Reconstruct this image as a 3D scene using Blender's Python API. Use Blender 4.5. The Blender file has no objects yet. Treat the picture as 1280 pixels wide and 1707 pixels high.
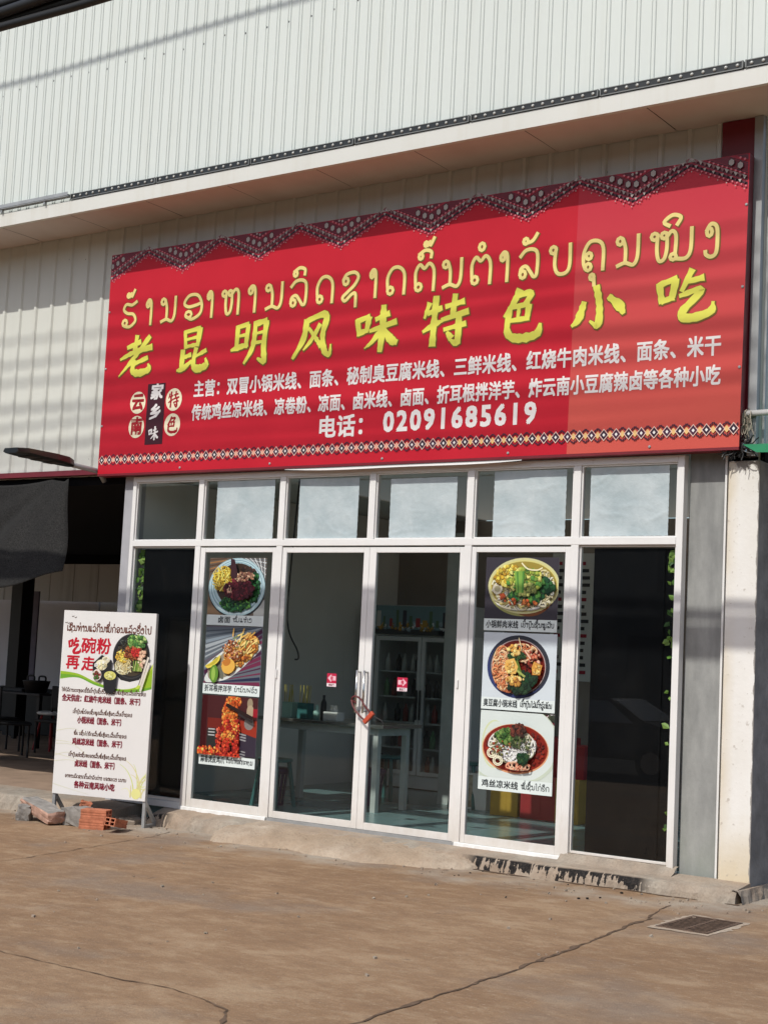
import bpy, bmesh, math, random
from mathutils import Vector, Matrix, Euler

sc = bpy.context.scene
col = sc.collection
PI = math.pi

# ------------------------------------------------------------------ camera
def cam_axes(yaw, pitch, roll):
    f = Vector((-math.sin(yaw)*math.cos(pitch), math.cos(yaw)*math.cos(pitch), math.sin(pitch)))
    r0 = Vector((math.cos(yaw), math.sin(yaw), 0)); u0 = r0.cross(f)
    r = math.cos(roll)*r0 + math.sin(roll)*u0
    u = -math.sin(roll)*r0 + math.cos(roll)*u0
    return r, u, f
cr, cu, cf = cam_axes(math.radians(35.5), math.radians(5.5), math.radians(2.8))
cd = bpy.data.cameras.new('camera'); cam = bpy.data.objects.new('camera', cd); col.objects.link(cam)
M = Matrix((cr, cu, -cf)).transposed().to_4x4(); M.translation = Vector((10.926, -10.931, 1.527))
cam.matrix_world = M
cd.sensor_fit = 'VERTICAL'; cd.sensor_height = 36; cd.lens = 2500/1707*36
cd.clip_start = .05; cd.clip_end = 500
sc.camera = cam

# ------------------------------------------------------------------ world, sun, exposure
SUN = Vector((-.10, -1, 1.10)).normalized()          # towards the sun
elev = math.asin(SUN.z); azim = math.atan2(SUN.x, SUN.y)
w = bpy.data.worlds.new('World'); sc.world = w; w.use_nodes = True
nt = w.node_tree; nt.nodes.clear()
sky = nt.nodes.new('ShaderNodeTexSky'); sky.sky_type = 'NISHITA'; sky.sun_disc = False
sky.sun_elevation = elev; sky.sun_rotation = azim % (2*PI)
sky.air_density = 1.0; sky.dust_density = 2.0; sky.ozone_density = 1.0
bg = nt.nodes.new('ShaderNodeBackground'); bg.inputs[1].default_value = .135
ow = nt.nodes.new('ShaderNodeOutputWorld')
nt.links.new(sky.outputs[0], bg.inputs[0]); nt.links.new(bg.outputs[0], ow.inputs[0])
sd = bpy.data.lights.new('sun', 'SUN'); sd.energy = 3.2; sd.angle = math.radians(.53); sd.color = (1, .965, .90)
so = bpy.data.objects.new('sun', sd); col.objects.link(so)
so.rotation_euler = (-SUN).to_track_quat('-Z', 'Y').to_euler(); so.location = SUN*30
sc.view_settings.view_transform = 'Standard'; sc.view_settings.look = 'None'
sc.view_settings.exposure = 0.0; sc.view_settings.gamma = 1
sc.cycles.max_bounces = 8; sc.cycles.transparent_max_bounces = 24
sc.cycles.caustics_reflective = False; sc.cycles.caustics_refractive = False

# ------------------------------------------------------------------ materials
def lin(c):
    c = c/255
    return c/12.92 if c <= .04045 else ((c+.055)/1.055)**2.4
def RGB(r, g, b, k=1.0):
    return (min(.85, lin(r)*k), min(.85, lin(g)*k), min(.85, lin(b)*k), 1)
class NT:
    def __init__(s, name):
        s.m = bpy.data.materials.new(name); s.m.use_nodes = True
        s.t = s.m.node_tree; s.p = s.t.nodes['Principled BSDF']; s.out = s.t.nodes['Material Output']
        s._tc = None
    def n(s, t, **kw):
        x = s.t.nodes.new(t)
        for k, v in kw.items(): setattr(x, k, v)
        return x
    def l(s, a, b): s.t.links.new(a, b)
    def tc(s):
        if not s._tc: s._tc = s.n('ShaderNodeTexCoord')
        return s._tc.outputs['Object']
    def mapped(s, scale=(1, 1, 1), loc=(0, 0, 0), rot=(0, 0, 0)):
        mp = s.n('ShaderNodeMapping'); mp.inputs['Scale'].default_value = scale
        mp.inputs['Location'].default_value = loc; mp.inputs['Rotation'].default_value = rot
        s.l(s.tc(), mp.inputs[0]); return mp.outputs[0]
    def noise(s, sc_, scale=(1, 1, 1), det=5, rough=.55, loc=(0, 0, 0), rot=(0, 0, 0)):
        x = s.n('ShaderNodeTexNoise'); x.inputs['Scale'].default_value = sc_
        x.inputs['Detail'].default_value = det; x.inputs['Roughness'].default_value = rough
        s.l(s.mapped(scale, loc, rot), x.inputs['Vector']); return x.outputs[0]
    def ramp(s, v, a, b, ca=0., cb=1.):
        x = s.n('ShaderNodeMapRange'); x.inputs[1].default_value = a; x.inputs[2].default_value = b
        x.inputs[3].default_value = ca; x.inputs[4].default_value = cb
        s.l(v, x.inputs[0]); return x.outputs[0]
    def math(s, op, a, b=None):
        x = s.n('ShaderNodeMath', operation=op)
        for i, v in enumerate((a, b)):
            if v is None: continue
            if isinstance(v, (int, float)): x.inputs[i].default_value = v
            else: s.l(v, x.inputs[i])
        return x.outputs[0]
    def mix(s, fac, a, b):
        x = s.n('ShaderNodeMix', data_type='RGBA')
        for i, v in ((0, fac), (6, a), (7, b)):
            if isinstance(v, (int, float, tuple)): x.inputs[i].default_value = v
            else: s.l(v, x.inputs[i])
        return x.outputs[2]
    def xyz(s):
        x = s.n('ShaderNodeSeparateXYZ'); s.l(s.tc(), x.inputs[0]); return x.outputs
    def bump(s, h, strength=.3, dist=.01):
        b = s.n('ShaderNodeBump'); b.inputs['Strength'].default_value = strength; b.inputs['Distance'].default_value = dist
        s.l(h, b.inputs['Height']); s.l(b.outputs[0], s.p.inputs['Normal'])
    def base(s, c):
        if isinstance(c, tuple): s.p.inputs['Base Color'].default_value = c
        else: s.l(c, s.p.inputs['Base Color'])
    def set(s, rough=.5, metal=0, spec=.5):
        s.p.inputs['Roughness'].default_value = rough; s.p.inputs['Metallic'].default_value = metal
        s.p.inputs['Specular IOR Level'].default_value = spec
def plain(name, c, rough=.6, metal=0, spec=.4, var=.12, ns=6., bump=0.):
    t = NT(name); t.set(rough, metal, spec)
    if var:
        f = t.noise(ns, det=6)
        t.base(t.mix(t.ramp(f, .3, .7), tuple(x*(1-var) for x in c[:3])+(1,), tuple(min(.9, x*(1+var)) for x in c[:3])+(1,)))
    else: t.base(c)
    if bump: t.bump(t.noise(ns*8, det=4), bump, .01)
    return t.m
def mat_clad(name, c, dirt, stain=.5):
    t = NT(name); t.set(.42, 0, .4)
    st = t.noise(1.2, (6, 6, .35), det=6)                 # vertical weather streaks
    sp = t.noise(.5, det=3)
    f = t.math('MULTIPLY', t.ramp(st, .5, .75), t.ramp(sp, .35, .65))
    base = t.mix(t.ramp(t.noise(.35, (1, 1, .2)), .35, .65), c, tuple(x*.93 for x in c[:3])+(1,))
    f = t.math('MULTIPLY', f, stain)
    t.base(t.mix(f, base, dirt)); t.bump(t.noise(2.0, (1, 1, .5), det=3), .3, .02)
    return t.m
MT = {}
MT['clad_up'] = mat_clad('upper_sheet_paint', (.64, .68, .645, 1), (.50, .50, .43, 1), .35)
MT['clad_low'] = mat_clad('lower_sheet_paint', (.62, .63, .575, 1), (.42, .40, .33, 1), .5)
MT['fascia'] = mat_clad('fascia_paint', (.68, .68, .63, 1), (.50, .46, .36, 1), .6)
def m_soffit():
    t = NT('soffit_board'); t.set(.7)
    f = t.noise(2.2, (1, .5, 1), det=6); g = t.noise(.8, det=3)
    c = t.mix(t.ramp(f, .3, .7), (.56, .49, .45, 1), (.64, .57, .53, 1))
    t.base(t.mix(t.math('MULTIPLY', t.ramp(g, .5, .8), .6), c, (.46, .34, .27, 1))); return t.m
MT['soffit'] = m_soffit()
def m_frame():
    t = NT('white_aluminium'); t.set(.38, 0, .5)
    a = t.noise(3, det=5); g = t.noise(14, (1, 1, .5), det=6, rough=.7); z = t.xyz()[2]
    m = t.mix(t.ramp(a, .3, .7), (.73, .725, .705, 1), (.79, .78, .76, 1))
    k = t.math('MULTIPLY', t.ramp(t.math('ADD', z, t.ramp(g, .2, .8, -.2, .2)), .40, -.05), .40)
    m = t.mix(k, m, (.46, .38, .29, 1)); m = t.mix(t.ramp(g, .66, .74, 0, .25), m, (.46, .43, .38, 1))
    t.base(m); return t.m
MT['frame'] = m_frame()
MT['sill'] = plain('white_sill_paint', (.76, .76, .74, 1), .6, 0, .3, .06, 9, .1)
MT['dark_red'] = plain('dark_red_metal', (.16, .012, .02, 1), .45, 0, .4, .15, 4)
MT['red_trim'] = plain('red_trim_paint', (.15, .014, .024, 1), .45, 0, .4, .15, 5)
MT['black'] = plain('black_paint', (.012, .012, .013, 1), .5, 0, .4, .2, 5)
MT['led_black'] = plain('black_plastic', (.015, .017, .016, 1), .35, 0, .5, .1, 5)
MT['lens'] = plain('clear_lens', (.42, .42, .39, 1), .15, 0, .6, 0)
MT['zinc'] = plain('zinc_steel', (.36, .37, .37, 1), .45, .35, .5, .12, 8)
MT['steel'] = plain('polished_steel', (.62, .61, .58, 1), .22, .9, .5, .05, 8)
MT['grey_post'] = plain('grey_post_paint', (.38, .38, .40, 1), .55, 0, .4, .12, 3, .05)
def m_cement():
    t = NT('cement_render'); t.set(.75, 0, .3)
    a = t.noise(3.0, (2, 2, .7), det=8, rough=.62); b = t.noise(1.1, (3, 3, .35), det=6); c = t.noise(30, det=3)
    m = t.mix(t.ramp(a, .3, .7), (.20, .205, .20, 1), (.34, .345, .33, 1))
    m = t.mix(t.math('MULTIPLY', t.ramp(b, .50, .70), .8), m, (.14, .145, .145, 1))
    z = t.xyz()[2]
    m = t.mix(t.math('MULTIPLY', t.ramp(z, .6, .0), t.ramp(t.noise(4), .35, .65, .1, .6)), m, (.27, .30, .25, 1))
    t.base(m); t.bump(c, .25, .006); return t.m
MT['cement'] = m_cement()
def m_column():
    t = NT('peeling_white_paint'); t.set(.7, 0, .3)
    o = t.xyz(); x, z = o[0], o[2]
    big = t.noise(2.5, (1, 1, .7), det=6); fine = t.noise(22, det=4)
    white = t.mix(t.ramp(big, .3, .7), (.72, .70, .65, 1), (.80, .79, .76, 1))
    # yellow stain along the left edge and at the foot
    e = t.math('MAXIMUM', t.math('MULTIPLY', t.ramp(x, .10, .0), t.ramp(t.noise(1.2, (1, 1, .6)), .35, .6)), t.ramp(t.math('ADD', z, t.ramp(big, 0, 1, -.3, .3)), .5, -.1))
    m = t.mix(t.math('MULTIPLY', e, .75), white, (.56, .44, .24, 1))
    m = t.mix(t.math('MULTIPLY', t.ramp(fine, .62, .7), .5), m, (.35, .3, .24, 1))
    # bare cement where the paint stops: top and right edge
    n2 = t.noise(9, det=5)
    rag = t.math('ADD', x, t.ramp(n2, .2, .8, -.012, .012)); ragz = t.math('ADD', z, t.ramp(n2, .2, .8, -.12, .12))
    bare = t.math('MAXIMUM', t.ramp(rag, .243, .246), t.ramp(ragz, 3.10, 3.115))
    t.base(t.mix(bare, m, (.30, .28, .26, 1))); t.bump(t.math('ADD', fine, bare), .35, .006); return t.m
MT['column'] = m_column()
MT['rough_grey'] = plain('rough_grey_render', (.25, .245, .24, 1), .85, 0, .2, .28, 5, .5)
def m_ground():
    t = NT('dusty_concrete'); t.set(.85, 0, .25)
    a = t.noise(.45, det=5); b = t.noise(2.1, (.8, 1.15, 1), det=9, rough=.68, rot=(0, 0, .3)); c = t.noise(7, (.75, 1.3, 1), det=8, rough=.7, rot=(0, 0, .3)); d = t.noise(110, det=3); e = t.noise(38, det=5, rough=.7)
    m = t.mix(t.ramp(a, .35, .65), (.275, .168, .092, 1), (.345, .226, .132, 1))
    m = t.mix(t.ramp(b, .32, .66), t.mix(.7, m, (.195, .118, .068, 1)), m)
    m = t.mix(t.math('MULTIPLY', t.ramp(b, .54, .70), .55), m, (.43, .325, .215, 1))
    m = t.mix(t.math('MULTIPLY', t.ramp(c, .50, .68), .5), m, (.41, .305, .195, 1))
    m = t.mix(t.math('MULTIPLY', t.ramp(c, .46, .32), .5), m, (.19, .125, .08, 1))
    # grey cement showing through near the step
    o = t.xyz(); x, y = o[0], o[1]
    g = t.math('MULTIPLY', t.ramp(t.math('ADD', y, t.ramp(b, .2, .8, -.45, .45)), -1.1, -.55), t.ramp(t.noise(1.3, det=6, loc=(3, 1, 0)), .40, .58))
    m = t.mix(t.math('MULTIPLY', g, .8), m, (.40, .36, .30, 1))
    # old damp and oil marks
    s = t.math('MULTIPLY', t.ramp(t.noise(.6, det=7, rough=.6, loc=(7, 2, 0)), .54, .66), .5)
    m = t.mix(s, m, (.20, .17, .145, 1))
    s2 = t.math('MULTIPLY', t.ramp(t.noise(3.1, det=3, loc=(1, 9, 0)), .70, .74), .55)
    m = t.mix(s2, m, (.13, .09, .065, 1))
    m = t.mix(t.ramp(e, .58, .72, 0, .5), m, (.15, .10, .07, 1)); m = t.mix(t.ramp(e, .42, .30, 0, .4), m, (.50, .41, .31, 1))
    m = t.mix(t.ramp(d, .45, .8, 0, .35), m, (.14, .095, .065, 1))
    t.base(m); t.bump(t.math('ADD', t.math('MULTIPLY', d, .4), t.math('ADD', t.math('MULTIPLY', e, .6), t.math('ADD', b, c))), .45, .02); return t.m
MT['ground'] = m_ground()
def m_kerb():
    t = NT('worn_kerb_concrete'); t.set(.85, 0, .25)
    a = t.noise(5, det=7, rough=.65); b = t.noise(1.3, det=4); d = t.noise(60, det=3)
    m = t.mix(t.ramp(a, .3, .7), (.25, .215, .175, 1), (.42, .375, .31, 1))
    m = t.mix(t.math('MULTIPLY', t.ramp(b, .4, .6), .6), m, (.36, .255, .175, 1))
    o = t.xyz(); x, y, z = o[0], o[1], o[2]
    # black tar drips down the front face, only on stretches
    drip = t.noise(26, (1, 0, .06), det=3); run = t.noise(2.3, (1, 0, 0), det=2, loc=(2.2, 0, 0))
    zone = t.math('MULTIPLY', t.ramp(x, 4.25, 4.4), t.ramp(x, 6.0, 5.85))
    zone2 = t.math('MULTIPLY', t.ramp(x, .55, .6), t.ramp(x, 1.05, .9))
    zone = t.math('MAXIMUM', zone, zone2)
    front = t.math('MULTIPLY', t.ramp(z, -.052, -.062), t.ramp(y, -.2, -.23))
    lo = t.ramp(z, -.15, -.05, .17, -.03)
    blot = t.noise(9, (1, .3, 1.4), det=5, rough=.7)
    k = t.math('GREATER_THAN', t.math('ADD', t.math('ADD', t.math('SUBTRACT', drip, lo), t.ramp(run, .3, .7, -.13, .19)), t.ramp(blot, .3, .7, -.12, .14)), .44)
    f = t.math('MULTIPLY', t.math('MULTIPLY', k, zone), front)
    m = t.mix(f, m, (.012, .011, .011, 1))
    m = t.mix(t.ramp(d, .45, .8, 0, .35), m, (.13, .105, .085, 1))
    t.base(m); t.bump(t.math('ADD', a, t.math('MULTIPLY', d, .4)), .6, .02); return t.m
MT['kerb'] = m_kerb()
def m_ramp():
    t = NT('trowelled_cement'); t.set(.8, 0, .25)
    a = t.noise(4, det=8, rough=.65); b = t.noise(1.1, det=3); d = t.noise(40, det=4)
    m = t.mix(t.ramp(a, .3, .7), (.34, .26, .19, 1), (.50, .42, .33, 1))
    m = t.mix(t.math('MULTIPLY', t.ramp(b, .42, .6), .6), m, (.33, .24, .16, 1))
    t.base(t.mix(t.ramp(d, .5, .8, 0, .4), m, (.19, .14, .1, 1))); t.bump(t.math('ADD', a, t.math('MULTIPLY', d, .5)), .7, .03); return t.m
MT['ramp'] = m_ramp()
MT['crack'] = plain('crack_dirt', (.135, .092, .064, 1), .95, 0, .1, .4, 14)
MT['brick'] = plain('fired_clay', (.46, .17, .095, 1), .85, 0, .2, .28, 14, .4)
MT['conc'] = plain('grey_concrete', (.25, .235, .215, 1), .9, 0, .2, .25, 14, .5)
MT['conc_pink'] = plain('brick_with_mortar', (.40, .25, .19, 1), .9, 0, .2, .4, 9, .5)
MT['rust'] = plain('rusty_iron', (.13, .085, .06, 1), .8, .2, .3, .4, 25, .3)
MT['hole_shade'] = plain('painted_hole_shade', (.006, .005, .005, 1), .95, 0, .1, 0)  # black standing in for shade in drain slots and brick holes
MT['bay_wall'] = plain('bay_wall_paint', (.80, .77, .77, 1), .8, 0, .2, .05, 1.5)
MT['bay_clad'] = mat_clad('bay_cladding', (.66, .65, .62, 1), (.3, .28, .25, 1), .6)
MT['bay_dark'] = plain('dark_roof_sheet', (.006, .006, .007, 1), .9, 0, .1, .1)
MT['bay_floor'] = plain('bay_concrete', (.30, .215, .155, 1), .85, 0, .2, .2, 3, .2)
MT['room_wall'] = plain('room_grey_wall', (.74, .72, .68, 1), .8, 0, .2, .05, 2)
MT['room_back'] = plain('room_brown_wall', (.34, .29, .25, 1), .8, 0, .2, .08, 2)
MT['room_floor'] = None
def m_tiles():
    t = NT('blue_green_tiles'); t.set(.22, 0, .5)
    b = t.n('ShaderNodeTexBrick'); b.offset = 0; b.inputs['Scale'].default_value = 1
    b.inputs['Color1'].default_value = (.20, .31, .32, 1); b.inputs['Color2'].default_value = (.17, .28, .29, 1)
    b.inputs['Mortar'].default_value = (.12, .15, .15, 1); b.inputs['Mortar Size'].default_value = .006
    b.inputs['Brick Width'].default_value = .6; b.inputs['Row Height'].default_value = .6
    t.l(t.tc(), b.inputs['Vector']); t.base(b.outputs[0]); return t.m
MT['room_floor'] = m_tiles()
MT['pale_wood'] = plain('pale_grey_paint', (.50, .52, .50, 1), .5)
MT['teal'] = plain('teal_plastic', (.05, .17, .17, 1), .4)
MT['purple'] = plain('purple_plastic', (.06, .03, .10, 1), .45)
MT['redbox'] = plain('red_carton', (.33, .02, .025, 1), .6)
MT['yellowbox'] = plain('yellow_carton', (.42, .25, .03, 1), .6)
MT['white_p'] = plain('white_plastic', (.74, .74, .72, 1), .4, 0, .5, .03)
MT['fridge_grey'] = plain('fridge_grey', (.50, .52, .53, 1), .35, 0, .5, .05)
MT['fridge_frame'] = plain('fridge_aluminium', (.72, .73, .72, 1), .4, 0, .5, .04)
MT['fridge_in'] = plain('fridge_liner', (.3, .3, .3, 1), .6, 0, .3, .05)
MT['bottle_g'] = plain('drink_green', (.2, .42, .2, 1), .25)
MT['bottle_w'] = plain('drink_white', (.75, .75, .70, 1), .3)
MT['bottle_r'] = plain('drink_red', (.4, .06, .05, 1), .3)
MT['mint'] = plain('mint_plastic', (.38, .62, .55, 1), .4)
MT['bamboo'] = plain('bamboo', (.55, .46, .12, 1), .5)
MT['led_trim'] = plain('dull_trim', (.16, .165, .16, 1), .5, .2, .4, .05)
MT['lav'] = plain('lavender_light_gap', (.20, .18, .23, 1), .7)  # tone of the light beyond the bay, put into the colour
MT['green_sheet'] = plain('green_awning_sheet', (.03, .26, .12, 1), .5)
MT['cable'] = plain('black_cable', (.012, .012, .012, 1), .5)
MT['lock_red'] = plain('red_lock_rubber', (.48, .075, .035, 1), .5)
MT['lock_dark'] = plain('dark_red_cable_sleeve', (.13, .03, .03, 1), .4)
MT['rag'] = plain('dirty_twine', (.42, .36, .28, 1), .9, 0, .1, .4, 30)
MT['car_paint'] = plain('dark_car_paint', (.06, .062, .07, 1), .25, .3, .5, 0)
MT['car_glass'] = plain('car_window', (.34, .36, .39, 1), .1, 0, .8, 0)
MT['rubber'] = plain('tyre_rubber', (.012, .012, .012, 1), .8)
MT['alu'] = plain('alloy', (.45, .45, .46, 1), .3, .7)
MT['far_wall'] = plain('shophouse_wall', (.17, .16, .15, 1), .85, 0, .2, .1, .5)
MT['far_dark'] = plain('shophouse_shutter', (.05, .05, .052, 1), .7)
MT['asphalt'] = plain('asphalt', (.055, .052, .05, 1), .9, 0, .2, .2, 20, .3)
def m_net():
    t = NT('shade_net'); t.set(.85, 0, .2)
    a = t.noise(120, (1, 1, .5), det=2); b = t.noise(4, (1, 1, .3), det=4)
    m = t.mix(t.ramp(a, .35, .65), (.008, .008, .008, 1), (.034, .033, .031, 1))
    t.base(t.mix(t.ramp(b, .3, .7, 0, .4), m, (.010, .010, .010, 1))); t.bump(a, .2, .003); return t.m
MT['net'] = m_net()
def m_glass(name, tint, f0=.025, rough=0.0):
    t = NT(name); t.t.nodes.remove(t.p)
    tr = t.n('ShaderNodeBsdfTransparent'); tr.inputs[0].default_value = tint
    gl = t.n('ShaderNodeBsdfGlossy'); gl.inputs['Roughness'].default_value = rough
    ge = t.n('ShaderNodeNewGeometry'); dt = t.n('ShaderNodeVectorMath', operation='DOT_PRODUCT')
    t.l(ge.outputs['Incoming'], dt.inputs[0]); t.l(ge.outputs['Normal'], dt.inputs[1])
    c = t.math('SUBTRACT', 1.0, t.math('ABSOLUTE', dt.outputs['Value']))
    fr = t.math('ADD', t.math('MULTIPLY', t.math('POWER', c, 5.0), 1-f0), f0)      # Schlick, the same from both sides
    mx = t.n('ShaderNodeMixShader'); t.l(fr, mx.inputs[0]); t.l(tr.outputs[0], mx.inputs[1]); t.l(gl.outputs[0], mx.inputs[2])
    # a thin film of dust and wiped smears
    df = t.n('ShaderNodeBsdfDiffuse'); df.inputs[0].default_value = (.62, .58, .52, 1)
    sm = t.math('ADD', t.math('MULTIPLY', t.ramp(t.noise(2.6, (1, 1, .8), det=8, rough=.68, rot=(0, .6, 0)), .5, .8), .005), .0008)
    m2 = t.n('ShaderNodeMixShader'); t.l(sm, m2.inputs[0]); t.l(mx.outputs[0], m2.inputs[1]); t.l(df.outputs[0], m2.inputs[2])
    t.l(m2.outputs[0], t.out.inputs[0]); return t.m
MT['glass'] = m_glass('tinted_glass', (.92, .945, .935, 1), .025)
MT['fridge_glass'] = m_glass('fridge_glass', (.88, .9, .9, 1), .02)
MT['black_film'] = plain('black_window_film', (.005, .005, .006, 1), .35, 0, .08, 0)
def m_film():
    t = NT('milky_window_film'); t.set(.35, 0, .5)
    a = t.noise(3.2, det=7, rough=.6); b = t.noise(10, (1, 1, .5), det=4)
    m = t.mix(t.ramp(a, .36, .64), (.38, .455, .475, 1), (.51, .575, .59, 1))
    t.base(t.mix(t.ramp(b, .6, .75, 0, .3), m, (.66, .70, .70, 1))); t.bump(a, .45, .03); return t.m
MT['film'] = m_film()
def m_light_fill_sheet():
    t = NT('translucent_light_fill'); t.t.nodes.remove(t.p); tl = t.n('ShaderNodeBsdfTranslucent'); tl.inputs[0].default_value = (.82, .72, .58, 1)  # warm tint evens out the blue of the added sky light
    t.l(tl.outputs[0], t.out.inputs[0]); return t.m
MT['light_fill_sheet'] = m_light_fill_sheet()
def m_print(name, rough=.45, wr=0.):
    t = NT(name); t.set(rough, 0, .35)
    at = t.n('ShaderNodeAttribute'); at.attribute_name = 'Col'
    f = t.noise(3.5, det=5)
    x = t.n('ShaderNodeMix', data_type='RGBA', blend_type='MULTIPLY'); x.inputs[0].default_value = 1
    t.l(at.outputs[0], x.inputs[6]); t.l(t.mix(t.ramp(f, .3, .7), (.93, .93, .93, 1), (1, 1, 1, 1)), x.inputs[7])
    t.base(x.outputs[2])
    if wr: t.bump(t.noise(1.5, det=3), wr, .05)
    return t.m
MT['print'] = m_print('printed_colours')
def m_banner():
    t = NT('red_vinyl_banner'); t.set(.5, 0, .2)
    o = t.xyz(); x, z = o[0], o[2]
    a = t.noise(1.3, det=5); b = t.noise(.7, (1, 1, 2.), det=3)
    red = t.mix(t.ramp(a, .3, .7), (.46, .010, .024, 1), (.53, .014, .030, 1))
    # the last printed panel on the right has faded, more so lower down
    fade = t.mix(t.ramp(t.math('ADD', z, t.ramp(b, .2, .8, -.3, .3)), 2.1, .1), (.52, .034, .055, 1), (.56, .090, .068, 1))
    k = t.ramp(t.math('ADD', x, t.math('MULTIPLY', z, -.012)), 5.455, 5.46)
    m = t.mix(k, red, fade)
    t.base(m); t.bump(t.noise(.9, (1, 1, .8), det=2), .12, .05); return t.m
MT['banner'] = m_banner()
def m_leaf():
    t = NT('ivy_leaf'); t.set(.5, 0, .3); at = t.n('ShaderNodeAttribute'); at.attribute_name = 'Col'; t.base(at.outputs[0]); return t.m
MT['leaf'] = m_leaf()

# ------------------------------------------------------------------ mesh building
ORG = {}
def link(o, parent=None):
    col.objects.link(o)
    if parent is not None: o.parent = parent
    return o
def tag(o, label=None, cat=None, group=None, kind=None):
    if label: o['label'] = label
    if cat: o['category'] = cat
    if group: o['group'] = group
    if kind: o['kind'] = kind
    return o
def thing(name, label, cat, loc=(0, 0, 0), rot=(0, 0, 0), group=None, local=False):
    o = bpy.data.objects.new(name, None); o.empty_display_size = .2
    o.location = loc; o.rotation_euler = rot; link(o)
    ORG[o.name] = Vector((0, 0, 0)) if local else Vector(loc)
    return tag(o, label, cat, group)
class MB:
    def __init__(s): s.v = []; s.f = []; s.mi = []; s.c = []
    def face(s, pts, mi=0, c=None):
        i = len(s.v); s.v += [tuple(p) for p in pts]; s.f.append(tuple(range(i, i+len(pts)))); s.mi.append(mi); s.c.append(c)
        return s
    def box(s, x0, x1, y0, y1, z0, z1, mi=0, c=None):
        i = len(s.v)
        s.v += [(x0,y0,z0),(x1,y0,z0),(x1,y1,z0),(x0,y1,z0),(x0,y0,z1),(x1,y0,z1),(x1,y1,z1),(x0,y1,z1)]
        for f in ((0,3,2,1),(4,5,6,7),(0,1,5,4),(1,2,6,5),(2,3,7,6),(3,0,4,7)):
            s.f.append(tuple(i+k for k in f)); s.mi.append(mi); s.c.append(c)
        return s
    def obox(s, c, u, v, w, mi=0, col_=None):            # oriented box: centre and half axes
        c, u, v, w = map(Vector, (c, u, v, w)); i = len(s.v)
        for a, b, d in ((-1,-1,-1),(1,-1,-1),(1,1,-1),(-1,1,-1),(-1,-1,1),(1,-1,1),(1,1,1),(-1,1,1)):
            s.v.append(tuple(c+u*a+v*b+w*d))
        for f in ((0,3,2,1),(4,5,6,7),(0,1,5,4),(1,2,6,5),(2,3,7,6),(3,0,4,7)):
            s.f.append(tuple(i+k for k in f)); s.mi.append(mi); s.c.append(col_)
        return s
    def tube(s, pts, r, n=8, mi=0, caps=True):
        pts = [Vector(p) for p in pts]; rings = []
        rr = r if isinstance(r, (list, tuple)) else [r]*len(pts)
        up = None
        for k, p in enumerate(pts):
            t = (pts[min(k+1, len(pts)-1)]-pts[max(k-1, 0)]).normalized()
            if up is None: up = t.orthogonal().normalized()
            up = (up - t*up.dot(t)).normalized(); b = t.cross(up)
            i = len(s.v); rings.append(i)
            for j in range(n):
                a = 2*PI*j/n; s.v.append(tuple(p+(up*math.cos(a)+b*math.sin(a))*rr[k]))
        for a, b in zip(rings, rings[1:]):
            for j in range(n):
                s.f.append((a+j, a+(j+1)%n, b+(j+1)%n, b+j)); s.mi.append(mi); s.c.append(None)
        if caps:
            s.f.append(tuple(rings[0]+j for j in reversed(range(n)))); s.mi.append(mi); s.c.append(None)
            s.f.append(tuple(rings[-1]+j for j in range(n))); s.mi.append(mi); s.c.append(None)
        return s
    def lathe(s, prof, cx, cy, n=16, mi=0):
        i0 = len(s.v)
        for r, z in prof:
            for j in range(n):
                a = 2*PI*j/n; s.v.append((cx+r*math.cos(a), cy+r*math.sin(a), z))
        for k in range(len(prof)-1):
            for j in range(n):
                s.f.append((i0+k*n+j, i0+k*n+(j+1)%n, i0+(k+1)*n+(j+1)%n, i0+(k+1)*n+j)); s.mi.append(mi); s.c.append(None)
        s.f.append(tuple(i0+j for j in reversed(range(n)))); s.mi.append(mi); s.c.append(None)
        k = (len(prof)-1)*n; s.f.append(tuple(i0+k+j for j in range(n))); s.mi.append(mi); s.c.append(None)
        return s
    def grid(s, rows, mi=0):                              # rows of equal length points
        i = len(s.v); m = len(rows[0])
        for r in rows: s.v += [tuple(p) for p in r]
        for a in range(len(rows)-1):
            for b in range(m-1):
                s.f.append((i+a*m+b, i+a*m+b+1, i+(a+1)*m+b+1, i+(a+1)*m+b)); s.mi.append(mi); s.c.append(None)
        return s
    def build(s, name, mats, parent=None, bevel=0., smooth=False, loc=None, rot=None, org=None):
        if not isinstance(mats, (list, tuple)): mats = [mats]
        me = bpy.data.meshes.new(name)
        if org is None: org = ORG.get(parent.name, Vector((0, 0, 0))) if parent is not None else Vector((0, 0, 0))
        vs = [tuple(Vector(v)-org) for v in s.v]
        me.from_pydata(vs, [], s.f)
        for m in mats: me.materials.append(MT[m] if isinstance(m, str) else m)
        me.polygons.foreach_set('material_index', s.mi)
        if any(c is not None for c in s.c):
            at = me.color_attributes.new('Col', 'FLOAT_COLOR', 'CORNER'); k = 0; data = []
            for p, c in zip(me.polygons, s.c):
                data += list(c or (.5, .5, .5, 1))*len(p.vertices)
            at.data.foreach_set('color', data)
        if smooth:
            me.polygons.foreach_set('use_smooth', [True]*len(me.polygons))
        me.validate(); me.update()
        o = bpy.data.objects.new(name, me); link(o, parent)
        ORG[o.name] = org
        if loc is not None: o.location = loc
        if rot is not None: o.rotation_euler = rot
        if bevel:
            b = o.modifiers.new('bevel', 'BEVEL'); b.width = bevel; b.segments = 2; b.limit_method = 'ANGLE'
        return o

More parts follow.
